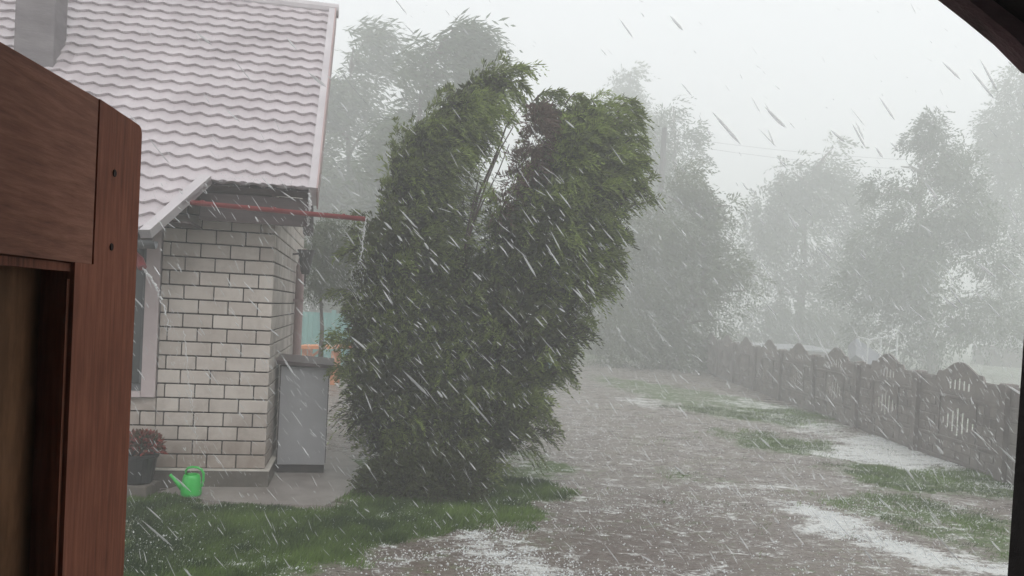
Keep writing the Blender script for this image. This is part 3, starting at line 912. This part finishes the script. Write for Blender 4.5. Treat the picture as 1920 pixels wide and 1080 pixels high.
far_tree('willow_tree', 'faint rounded grey tree mass in the mist beyond the fence middle', 33, (1500, 760),
         [(1565,275,18),(1550,300,32),(1490,320,36),(1520,350,55),(1450,390,50),(1560,390,50),(1500,440,80),(1440,500,70),(1570,490,70),(1500,560,90),(1420,610,60),(1570,600,70)],
         6500, 0.24, MAT['leafA'], MAT['bark'], wind=0.5, tr=0.22)
far_tree('birch_tree', 'misty birch with swept side branches and a bare notch near its top', 23, (1750, 760),
         [(1750,225,16),(1740,250,24),(1760,260,18),(1710,262,12),(1750,290,26),(1715,305,16),(1690,312,12),(1725,330,24),(1770,330,26),(1805,290,22),(1810,320,34),(1650,350,20),(1630,362,12),(1690,350,16),(1770,380,50),(1830,400,44),(1700,420,50),(1640,440,34),(1760,470,80),(1840,480,50),(1680,510,70),(1620,540,50),(1780,570,90),(1700,620,80),(1860,600,60),(1620,630,50)],
         9500, 0.15, MAT['leafA'], MAT['birch'], wind=-0.35, tr=0.18)
far_tree('poplar_tree', 'pale tall tree half cut off by the right edge of the view', 31, (1950, 760),
         [(1910,165,26),(1945,130,50),(1880,230,36),(1930,250,60),(1880,300,40),(1940,350,80),(1900,430,70),(1950,520,90),(1890,560,70),(1930,640,80)],
         5200, 0.22, MAT['leafA'], MAT['bark'], wind=-0.3, tr=0.22)
far_tree('apple_tree', 'dim tree behind the brick side wall and the turquoise fence', 24, (590, 760),
         [(590,440,70),(560,500,60),(640,520,70),(600,570,50),(560,560,50)],
         2500, 0.16, MAT['leafB'], MAT['bark'], wind=0.4, tr=0.14)
far_tree('maple_tree', 'blurred low tree seen between the walnut and the thuja', 25, (1120, 740),
         [(1100,470,60),(1140,520,70),(1090,570,60),(1150,600,60),(1110,640,50)],
         3000, 0.17, MAT['leafB'], MAT['bark'], wind=0.4, tr=0.14)

far_tree('lilac_bush', 'murky bush between the brick side wall and the thuja above the table', 13.5, (600, 700),
         [(575,440,34),(610,460,40),(585,500,36),(625,510,36),(580,540,20),(640,440,40)],
         2600, 0.075, MAT['leafB'], MAT['bark'], wind=0.4, tr=0.06)
# ------------------------------------------------------------------ concrete fence
FH, PW = 1.13, 2.2
FX0, FK = 5.516, 0.0367
fence = empty('concrete_fence', (FX0+FK*7.18, 7.18, 0), math.atan2(1, FK))
tag(fence, 'dark precast concrete fence with arched tops and slotted panels', 'fence')
def panel_mb(seed):
    rr = random.Random(seed)
    mb = MB()
    x0, x1 = 0.07, PW-0.07
    slots_lo = [(PW/2+(i-3)*0.125, 0.38+0.045*abs(i-3)*0.9, 0.74-0.05*abs(i-3)) for i in range(7)]
    slots_hi = [(PW/2+(i-2)*0.115, 0.98, 1.13-0.025*abs(i-2)) for i in range(5)]
    hw = 0.037
    brk = {x0, x1, 0.55, PW-0.55, 0.60, PW-0.60}
    for c, a, b_ in slots_lo+slots_hi:
        brk |= {c-hw, c+hw}
    for k in range(30): brk.add(x0+(x1-x0)*k/29)
    xs_ = sorted(brk); xs2 = [xs_[0]]
    for x in xs_[1:]:
        if x-xs2[-1] > 0.004: xs2.append(x)
    def top(x):
        a = abs(x-PW/2)
        if a > 0.575: return FH
        if a > 0.42: return FH+0.075
        if a > 0.30: return FH+0.075+0.055*(0.42-a)/0.12
        return FH+0.13+0.085*math.cos(a/0.30*math.pi/2)
    ivs = []
    for i in range(len(xs2)-1):
        xm = (xs2[i]+xs2[i+1])/2
        cuts = []
        for c, a, b_ in slots_lo+slots_hi:
            if abs(xm-c) < hw: cuts.append((a, b_))
        cuts.sort()
        z = 0.0; iv = []
        for a, b_ in cuts:
            iv.append((z, a)); z = b_
        iv.append((z, None)); ivs.append(iv)
    y0, y1 = -0.011, 0.011
    for i, iv in enumerate(ivs):
        xa, xb = xs2[i], xs2[i+1]
        ta, tb = top(xa+1e-4), top(xb-1e-4)
        for j, (za, zb) in enumerate(iv):
            tA, tB = (ta, tb) if zb is None else (zb, zb)
            b0 = len(mb.v)
            mb.v += [(xa,y0,za),(xb,y0,za),(xb,y0,tB),(xa,y0,tA),(xa,y1,za),(xb,y1,za),(xb,y1,tB),(xa,y1,tA)]
            fs = [(0,1,2,3),(5,4,7,6),(3,2,6,7)]
            if j: fs.append((0,4,5,1))
            # side walls where the neighbour is cut away or lower
            for (nb, fc) in ((i-1, (0,3,7,4)), (i+1, (1,5,6,2))):
                if nb < 0 or nb >= len(ivs) or ivs[nb] != iv or abs((top(xs2[nb]+1e-4) if nb > i else top(xs2[nb+1]-1e-4))-(tB if nb > i else tA)) > 0.01:
                    fs.append(fc)
            for f_ in fs: mb.f.append(tuple(q+b0 for q in f_)); mb.t.append(0.5)
    # relief stones and mouldings on both faces
    for sy in (-1, 1):
        def rel(a, b_, c, d_, th=0.012, t=0.5):
            if sy < 0: mb.box(a, b_, y0-th, y0-0.001, c, d_, t, ch=0.004)
            else: mb.box(a, b_, y1+0.001, y1+th, c, d_, t, ch=0.004)
        rel(0.10, PW-0.10, 0.03, 0.06); rel(0.10, PW-0.10, 0.30, 0.335, 0.018); rel(0.10, PW-0.10, 0.86, 0.895, 0.018)
        rel(0.10, 0.5, FH-0.06, FH-0.01); rel(PW-0.5, PW-0.10, FH-0.06, FH-0.01)
        rel(0.62, 0.66, 0.34, 0.855, 0.018); rel(PW-0.66, PW-0.62, 0.34, 0.855, 0.018)
        for (za, zb, xa, xb) in ((0.07, 0.29, 0.11, PW-0.11),):
            for r_ in range(2):
                x = xa+(0.09 if r_ else 0)
                while x < xb-0.06:
                    w_ = rr.uniform(0.12, 0.22)
                    rel(x, min(x+w_-0.012, xb), za+r_*0.11, za+r_*0.11+0.095, rr.uniform(0.006, 0.014), rr.random()); x += w_
        for (xa, xb) in ((0.11, 0.60), (PW-0.60, PW-0.11)):
            for r_ in range(4):
                x = xa+(0.07 if r_ % 2 else 0)
                while x < xb-0.05:
                    w_ = rr.uniform(0.12, 0.20)
                    rel(x, min(x+w_-0.012, xb), 0.35+r_*0.125, 0.35+r_*0.125+0.11, rr.uniform(0.006, 0.014), rr.random()); x += w_
    return mb
pm = panel_mb(3).build('fence_panel', MAT['fence'], fence)
pst = MB(); pst.box(-0.068, 0.068, -0.075, 0.075, -0.1, FH+0.03, ch=0.012)
po = pst.build('fence_post', MAT['fence'], fence)
NP = 9
for i in range(NP):
    if i:
        c = pm.copy(); C.objects.link(c); c.parent = fence; c.location = (i*PW, 0, 0)
        c = po.copy(); C.objects.link(c); c.parent = fence; c.location = (i*PW, 0, 0)
c = po.copy(); C.objects.link(c); c.parent = fence; c.location = (NP*PW, 0, 0)

# ------------------------------------------------------------------ turquoise fence at the back
TF = 21.0
x0 = at(520, 640, TF)[0]; x1 = at(1040, 640, TF)[0]
tf = empty('board_fence', (x0, TF, 0))
tag(tf, 'turquoise board fence closing the yard behind the thuja', 'fence')
npan = 5; pw = (x1-x0)/npan
for i in range(npan):
    mb = MB(); x = i*pw+0.06
    while x < (i+1)*pw-0.05:
        mb.box(x, x+0.115, -0.012, 0.012, 0.05, 1.42+random.uniform(-0.01, 0.01), random.random()); x += 0.122
    mb.box(i*pw, (i+1)*pw, 0.0125, 0.05, 0.3, 0.37); mb.box(i*pw, (i+1)*pw, 0.0125, 0.05, 1.1, 1.17)
    mb.build('fence_panel', MAT['turq'], tf)
for i in range(npan+1):
    mb = MB(); mb.box(i*pw-0.05, i*pw+0.05, -0.05, 0.05, -0.1, 1.5); mb.build('fence_post', MAT['turq'], tf)

# ------------------------------------------------------------------ orange table
tY = 16.5
ta = at(557, 664, tY); tb = at(660, 646, tY)
tz = 0.76
tab = empty('garden_table', (ta[0], tY, 0), 0)
tag(tab, 'orange wooden garden table before the turquoise fence left of the thuja', 'table')
wT = tb[0]-ta[0]
mb = MB(); mb.obox((0, -0.1, tz-0.05), (wT, 0, 0.06), (0, 0.65, 0), (0, 0, 0.07)); mb.build('tabletop', MAT['orange'], tab)
for (lx, ly) in ((0.10, 0.0), (wT-0.42, 0.0), (0.10, 0.45), (wT-0.42, 0.45)):
    mb = MB(); mb.box(lx, lx+0.09, ly, ly+0.07, 0, tz-0.052); mb.build('leg', MAT['orange'], tab)
mb = MB(); mb.obox((0.195, 0.02, tz-0.30), (0.28, 0, 0.22), (0, 0.05, 0), (-0.03, 0, 0.04)); mb.build('brace', MAT['orange'], tab)

# ------------------------------------------------------------------ utility pole with wires
up = at(1245, 240, 34)
upo = empty('utility_pole', (up[0], 34, 0))
tag(upo, 'dark wooden utility pole showing between the misty treetops right of the thuja', 'utility pole')
mb = MB(); mb.tube([(0, 0, -0.2), (0, 0, up[2]*0.5), (0.02, 0, up[2])], [0.15, 0.13, 0.115], 12); mb.build('shaft', MAT['pole'], upo)
for i, dx in enumerate((-0.1, 0.1)):
    mb = MB(); a = np.array([dx, -0.03, up[2]-0.3-0.3*i]); b_ = at(2100, 300+i*22, 36)-np.array([up[0], 34, 0])
    pts_ = [a+(b_-a)*t-np.array([0, 0, 2.0*t*(1-t)]) for t in np.linspace(0, 1, 14)]
    mb.tube(pts_, 0.005, 5); mb.build('wire', MAT['pole'], upo)

# ------------------------------------------------------------------ things beyond the fence
gf_ = at(1640, 690, 21)
gp = empty('goal_frame', (gf_[0], 21, 0))
tag(gp, 'white tubular goal frame sticking up behind the concrete fence', 'goal frame')
def rl_(px, py, Y=21.0): return at(px, py, Y)-np.array([gf_[0], 21, 0])
mb = MB()
q1, q2 = rl_(1628, 637), rl_(1683, 628); q1b = np.array([q1[0], q1[1], 0]); q2b = np.array([q2[0], q2[1], 0])
mb.tube([q1b, q1, q2, q2b], 0.026, 8)
mb.tube([rl_(1652, 634), np.array([rl_(1652, 634)[0], 0, 0])], 0.024, 8)
mb.tube([rl_(1668, 657), rl_(1683, 656)], 0.02, 6)
mb.tube([q1, rl_(1610, 632, 22.2), np.array([rl_(1610, 632, 22.2)[0], 1.2, 0])], 0.028, 8)
mb.tube([q1b, np.array([rl_(1610, 632, 22.2)[0], 1.2, 0])], 0.028, 8)
mb.build('tube_frame', MAT['whitepaint'], gp)
mb = MB(); mb.obox(rl_(1606, 634, 21.3), rl_(1660, 672, 21.0)-rl_(1606, 634, 21.3), (0.0, 0.5, -0.2), (0, 0, -0.45)); mb.build('tarp', MAT['sheet'], gp)

lowb = empty('low_shed', tuple(at(1500, 660, 42)*np.array([1, 1, 0])))
tag(lowb, 'long low pale-roofed shed fading into the mist beyond the fence', 'shed')
mb = MB(); mb.box(-2.4, 1.6, 0, 3, 0, 0.40); mb.build('wall', MAT['plinth'], lowb)
mb = MB(); mb.obox((-2.6, -0.2, 0.40), (4.4, 0, 0), (0, 3.4, 0.15), (0, 0, 0.08)); mb.build('roof', MAT['sheet'], lowb)
lb = empty('garage', tuple(at(1893, 660, 44)*np.array([1, 1, 0])))
tag(lb, 'low garage with a bright white roof at the right edge beyond the fence', 'garage')
mb = MB(); mb.box(-0.3, 2.6, 0, 3, 0, 1.10); mb.build('wall', MAT['plinth'], lb)
mb = MB(); mb.obox((-0.45, -0.15, 1.10), (3.2, 0, 0), (0, 3.3, 0.55), (0, 0, 0.08)); mb.build('roof', MAT['whitepaint'], lb)

# ------------------------------------------------------------------ the shed the camera looks out of
shed = empty('shed', (0, 0, 0))
tag(shed, 'shadow-dark wooden shed whose red-brown door and roof edge frame the view', 'shed')
mb = MB()
mb.box(-2.2, -0.44, 0.04, 0.10, 0, 2.6); mb.box(0.75, 2.2, 0.04, 0.10, 0, 2.3)
mb.box(-2.2, -2.14, -3, 0.039, 0, 2.6); mb.box(2.14, 2.2, -3, 0.039, 0, 2.3); mb.box(-2.2, 2.2, -3.06, -3.001, 0, 2.6)
mb.build('wall', MAT['shedwood'], shed)
mb = MB(); mb.box(-2.13, 2.13, -2.99, 0.10, 0.002, 0.05); mb.build('floor', MAT['shedwood'], shed)
# sloping roof with a rough rake board; verge line traced from its two picture points at 1.0 m
a = at(1790, 0, 1.0); b_ = at(1920, 97, 1.0); dv = norm(b_-a)
rtop = a-dv*2.6; rbot = b_+dv*1.6
upn = norm(np.cross(dv, np.array([0, 1.0, 0]))); upn = upn if upn[2] > 0 else -upn
mb = MB(); mb.obox(rtop+upn*0.02+np.array([0, -4.1, 0]), rbot-rtop, (0, 4.09, 0), upn*0.05); mb.build('roof', MAT['shedwood'], shed)
# rake board with a chipped lower edge
mb = MB(); nn = 90; L = np.linalg.norm(rbot-rtop)
for i in range(nn):
    t0, t1 = i/nn, (i+1)/nn
    c0 = 0.0045*math.sin(i*1.3)+0.003*math.sin(i*3.7+1); c1 = 0.0045*math.sin((i+1)*1.3)+0.003*math.sin((i+1)*3.7+1)
    p0 = rtop+(rbot-rtop)*t0; p1 = rtop+(rbot-rtop)*t1
    k = len(mb.v)
    for (pp_, cc) in ((p0, c0), (p1, c1)):
        mb.v += [tuple(pp_+upn*cc+np.array([0, -0.012, 0])), tuple(pp_+upn*(cc-0.003)+np.array([0, 0.0, 0])), tuple(pp_+upn*cc+np.array([0, 0.025, 0])), tuple(pp_+upn*0.2+np.array([0, 0.025, 0])), tuple(pp_+upn*0.2+np.array([0, -0.012, 0]))]
    for q in range(5):
        r_ = (q+1) % 5
        mb.f.append((k+q, k+r_, k+5+r_, k+5+q)); mb.t.append(.5)
mb.build('rake_board', MAT['rake'], shed)
# post at the right, its shadow put into a near-black wood colour
mb = MB()
pA = at(1889, 1080, 1.04); pB = at(1920, 625, 1.04); dd = pB-pA
z0 = pA+dd*(-pA[2]/dd[2]); z1 = pA+dd*((2.02-pA[2])/dd[2])
mb.obox(z0, (0.12, 0, 0), (0, -0.09, 0), z1-z0); mb.build('post', MAT['shedwood'], shed)

# the open door leaf: its face looks to +x, far edge at pixel column 265
D0 = at(254, 545, 1.0); vpd = norm(np.array([(858-960)/FOC, 1.0, 0]))
DT = at(266, 238, 1.0)[2]
dr_ang = math.atan2(vpd[1], vpd[0])
door = empty('door', (D0[0], D0[1], 0), dr_ang)
door.parent = shed
# local: x from -0.95 (hinge, near) to 0 (far free edge); visible face at y = 0 looking to -y
DW, TH = 0.93, 0.045
bpy.data.objects.remove(door)
hinge = np.array([D0[0], D0[1], 0])
def dloc(o):
    o.location = tuple(hinge); o.rotation_euler = (0, 0, dr_ang); return o
# stile (with rounded outer top corner), rails, panel
ST = 0.1175
mb = MB()
pr = [(-ST, 0, 0.06), (0, 0, 0.06), (0, 0, DT-0.009), (-0.003, 0, DT-0.003), (-0.009, 0, DT), (-ST, 0, DT+0.004)]
mb.poly_prism(pr, (0, TH, 0))
door = mb.build('door', MAT['doorframe'], shed)
dloc(door)
zr = at(150, 492, 0.84)[2]
mb = MB(); mb.box(-DW, -ST-0.0045, 0.0, TH, zr, DT+0.003)
mb.build('rail', MAT['doorrail'], door)
mb = MB(); mb.box(-ST-0.0044, -ST-0.0001, 0.008, TH-0.002, zr, DT-0.002); mb.build('joint', MAT['groove'], door)
mb = MB(); mb.box(-DW, -DW+0.11, 0.0, TH, 0.06, zr-0.001); mb.box(-DW+0.111, -ST-0.05, 0.0, TH, 0.06, 0.25)
mb.build('rail', MAT['doorrail'], door)
# inner strip continuing the stile below the rail, with moulding and deep dark recess
mb = MB(); mb.box(-0.160, -ST-0.00005, 0.0, TH, 0.06, zr-0.0001); mb.build('inner_stile', MAT['doorframe'], door)
mb = MB()
mb.box(-0.166, -0.1603, 0.0045, 0.012, 0.25, zr-0.018); mb.box(-DW+0.12, -0.15, 0.0045, 0.013, zr-0.010, zr-0.0015)
mb.build('moulding', MAT['doorframe'], door)
mb = MB(); mb.box(-DW+0.1, -0.1602, 0.034, TH-0.003, 0.2, zr-0.002); mb.build('panel', MAT['doorpanel'], door)
for z_ in (DT-0.07, DT-0.155):
    nl = MB(); c0 = np.array([-0.075, -0.0012, z_])
    nl.tube([c0, c0+np.array([0, 0.004, 0])], 0.0042, 10)
    nl.build('nail', MAT['groove'], door)

# ------------------------------------------------------------------ water running off the roof
DROPS = []
def stream(label, pts_, r, seed):
    rr = random.Random(seed)
    mb = MB()
    P0 = np.array(pts_[0])
    n_ = 46
    cur = []
    def pos(t):
        q = t*(len(pts_)-1); i = min(int(q), len(pts_)-2); f = q-i
        return np.array(pts_[i])*(1-f)+np.array(pts_[i+1])*f
    body, rad = [], []
    for i in range(n_):
        t = i/(n_-1)*0.62
        body.append(pos(t)+np.array([rr.uniform(-1, 1)*0.006*(1+3*t), rr.uniform(-1, 1)*0.006, 0])-P0)
        rad.append(max(0.0015, r*(1-1.0*t)*rr.uniform(0.3, 1.25)))
    mb.tube(body, rad, 6)
    for i in range(90):
        t = rr.uniform(0.15, 1.0)
        c = pos(t)+np.array([rr.gauss(0, 0.012+0.035*t), rr.gauss(0, 0.02), rr.gauss(0, 0.02)])-P0
        DROPS.append((c+P0, rr.uniform(0.012, 0.035), rr.uniform(0.0015, 0.0032)))
    o = mb.build('water_stream', MAT['water'])
    o.location = tuple(P0)
    tag(o, label, 'water stream', 'water pouring off the roof')
    return o
stream('thin water stream pouring off the free end of the red gutter before the thuja', [at(686, 410, 7.0), at(682, 440, 7.0), at(677, 480, 7.0), at(672, 530, 7.0), at(668, 590, 7.0)], 0.010, 1)
stream('splashing water stream falling from the eave corner past the red gutter', [at(580, 362, 6.85), at(581, 385, 6.85), at(579, 410, 6.85), at(574, 440, 6.85), at(570, 480, 6.85)], 0.013, 2)
stream('arching water jet thrown from the gutter end by the window', [at(266, 500, 6.3), at(284, 522, 6.3), at(298, 552, 6.3), at(312, 590, 6.3), at(322, 630, 6.3), at(330, 690, 6.3), at(350, 780, 6.3)], 0.012, 3)
stream('broken water stream dripping beside the green watering can', [at(345, 620, 6.2), at(352, 700, 6.2), at(365, 790, 6.2), at(378, 880, 6.2), at(395, 1010, 6.2)], 0.004, 4)

# ------------------------------------------------------------------ grass blades
def sample_area(n_, x0, x1, y0, y1):
    return np.stack([rng.uniform(x0, x1, n_), rng.uniform(y0, y1, n_)], 1)
path_poly = np.array(pl_)
def grass_pts(n_, box, thr):
    q = sample_area(n_, *box)
    m_ = mask(q, GRASS)+0.35*vnoise(q, 3.0, 2)+0.25*vnoise(q, 9, 6)
    ok = (rng.random(n_) < np.clip((m_-thr+0.35)/0.55, 0, 1)**1.6) & (sdist(q, path_poly) < -0.01)
    return q[ok]
qr = grass_pts(190000, (1.5, 7.0, 5.5, 16), 0.58)
qr = qr[rng.random(len(qr)) < 0.5+0.4*vnoise(qr, 2.5, 51)]
q = np.concatenate([grass_pts(230000, (-4.2, 1.6, 4.6, 8.2), 0.68), qr])
n_ = len(q)
hN = vnoise(q, 2.0, 9)
Lg = (0.022+0.030*rng.random(n_)+0.045*rng.random(n_)**6)*(1+0.4*hN)
P3 = np.stack([q[:, 0], q[:, 1], gz(q)-0.004], 1)
Dg = norm(rnd_dirs(n_)*0.55+np.array([0.35, 0, 1.0]))
Q = diamonds(P3, Dg, norm(rnd_dirs(n_)+np.array([0, -1.5, 0])), Lg, np.full(n_, 0.0055))
tt = np.clip(0.45+0.35*hN+0.35*vnoise(q, 6, 12)+0.25*rng.normal(size=n_)*0.5, 0, 1)
go = quads_mesh('grass', Q, 4, MAT['grass'], None, tt)
tag(go, 'short wet green grass of the lawn', 'grass', kind='stuff')

# ------------------------------------------------------------------ hailstones lying on the ground
def octas(c, r, tint=None):
    n_ = len(c)
    off = np.array([[1,0,0],[0,1,0],[-1,0,0],[0,-1,0],[0,0,1],[0,0,-1]], float)
    V = (c[:, None, :]+off[None]*r[:, None, None]*(0.75+0.5*rng.random((n_, 6, 1)))).reshape(-1, 3)
    f = np.array([[0,1,4],[1,2,4],[2,3,4],[3,0,4],[1,0,5],[2,1,5],[3,2,5],[0,3,5]])
    Fx = (f[None]+(np.arange(n_)*6)[:, None, None]).reshape(-1, 3)
    return V, Fx
LOOSE = [P((380,1080),(500,1035),(650,1015),(760,1010),(900,960),(1010,960),(1150,1000),(1200,1110),(700,1130),(380,1130))]
q = np.concatenate([sample_area(90000, -3.2, 6.5, 4.7, 8), sample_area(90000, -1, 7.2, 7, 14)])
m_ = mask(q, HAIL)*1.2+0.55*mask(q, [(LOOSE[0], 1.0)], 0.8)+0.30*vnoise(q, 1.6, 21)+0.25*vnoise(q, 5, 22)
pr_ = np.clip((m_-0.22)*0.8, 0.04+0.05*(vnoise(q, 1.8, 61) > 0.1), 1)
ok = (rng.random(len(q)) < pr_) & (sdist(q, path_poly) < -0.05)
q = q[ok]
rh = 0.003+0.006*rng.random(len(q))**2
V, Fx = octas(np.stack([q[:, 0], q[:, 1], gz(q)+rh*0.5+0.006*(mask(q, GRASS) > 0.5)], 1), rh)
ho = indexed_mesh('hail_layer', V, Fx, MAT['hail'])
tag(ho, 'white hailstones scattered over the grass and gravel', 'hail', kind='stuff')

# ------------------------------------------------------------------ falling hail and icy rain
def spindles(c, d, L, r):
    n_ = len(c)
    a = norm(np.cross(d, np.array([0.3, 0.8, 0.2]))); b2 = np.cross(d, a)
    L_ = L[:, None]; r_ = r[:, None]
    ring = lambda t, s: [c+d*L_*t+a*r_*s, c+d*L_*t+b2*r_*s, c+d*L_*t-a*r_*s, c+d*L_*t-b2*r_*s]
    vs = [c-d*L_*0.5]+ring(-0.2, 0.85)+ring(0.25, 1.0)+[c+d*L_*0.5]
    V = np.stack(vs, 1).reshape(-1, 3)
    f = []
    for k in range(4):
        j = (k+1) % 4
        f += [[0, 1+j, 1+k], [1+k, 1+j, 5+j], [1+k, 5+j, 5+k], [5+k, 5+j, 9]]
    f = np.array(f)
    Fx = (f[None]+(np.arange(n_)*10)[:, None, None]).reshape(-1, 3)
    return V, Fx
n_ = 25000
Yd = (1.4**3+(11.5**3-1.4**3)*rng.random(n_))**(1/3)
pxx = rng.uniform(-60, 1980, n_); pyy = rng.uniform(-60, 1140, n_)
Cc = np.stack([at(a, b_, y) for a, b_, y in zip(pxx, pyy, Yd)])
ok = (Cc[:, 2] > 0.05) & ((Cc[:, 0]-HX)*math.cos(HR)+(Cc[:, 1]-HY)*math.sin(HR)-1.0*(Cc[:, 1] < 5.8) < 0.62+10*(Cc[:, 0] > -1.6)+10*(Cc[:, 1] < 6.0))
lx = (Cc[:, 0]-HX)*math.cos(HR)+(Cc[:, 1]-HY)*math.sin(HR); ly = -(Cc[:, 0]-HX)*math.sin(HR)+(Cc[:, 1]-HY)*math.cos(HR)
inhouse = (lx < 0.42) & (ly > -0.15)
ok = (Cc[:, 2] > 0.05) & ~inhouse & ((Cc[:, 2] < 2.45) | (rng.random(len(Cc)) < 0.03))
Cc = Cc[ok]; n_ = len(Cc)
gust = vnoise(Cc[:, [0, 2]], 0.5, 31)
ang = R(50)+R(14)*gust+R(7)*rng.normal(size=n_)
Dd = norm(np.stack([np.cos(ang), 0.25*rng.normal(size=n_), -np.sin(ang)], 1))
Ld = 0.026+0.070*rng.random(n_)**1.8
rd2 = 0.0011+0.0028*rng.random(n_)**2.5
V, Fx = spindles(Cc, Dd, Ld, rd2)
fo = indexed_mesh('falling_hail', V, Fx, MAT['drop'])
tag(fo, 'driving hail and icy rain slanting down to the right', 'hail', kind='stuff')

# droplets torn off the roof streams, and hail bouncing along the eaves
dc = [d_[0] for d_ in DROPS]; dl = [d_[1] for d_ in DROPS]; dr2 = [d_[2] for d_ in DROPS]
hM = Matrix.Translation((HX, HY, 0)) @ Matrix.Rotation(HR, 4, 'Z')
for i in range(1500):
    u = rng.uniform(-2.6, 0.6); sm = smin(u)
    q = roofpt(u, sm+abs(rng.normal())*(0.12 if i % 2 else 1.1)-0.05, 0.04+abs(rng.normal())*0.05)
    dc.append(np.array(hM @ Vector(q))); dl.append(rng.uniform(0.006, 0.02)); dr2.append(rng.uniform(0.0012, 0.003))
dc = np.array(dc)
V, Fx = spindles(dc, norm(np.stack([0.3+0.3*rng.normal(size=len(dc)), 0.2*rng.normal(size=len(dc)), -np.ones(len(dc))], 1)), np.array(dl), np.array(dr2))
do = indexed_mesh('water_spray', V, Fx, MAT['drop'])
tag(do, 'splashing droplets along the eaves and roof water streams', 'spray', kind='stuff')

# ------------------------------------------------------------------ haze
mb = MB(); mb.box(-125, 125, -35, 125, -1.2, 19)
hz_ = mb.build('haze', None)
hm = bpy.data.materials.new('storm_haze'); hm.use_nodes = True
hn = hm.node_tree.nodes; hl = hm.node_tree.links; hn.clear()
pv = hn.new('ShaderNodeVolumePrincipled'); ho_ = hn.new('ShaderNodeOutputMaterial')
pv.inputs['Color'].default_value = (0.986, 0.995, 0.990, 1)
pv.inputs['Density'].default_value = 0.0215
pv.inputs['Anisotropy'].default_value = 0.1
hl.new(pv.outputs[0], ho_.inputs['Volume'])
hz_.data.materials.append(hm)
tag(hz_, 'pale storm mist of rain and hail', 'haze', kind='stuff')
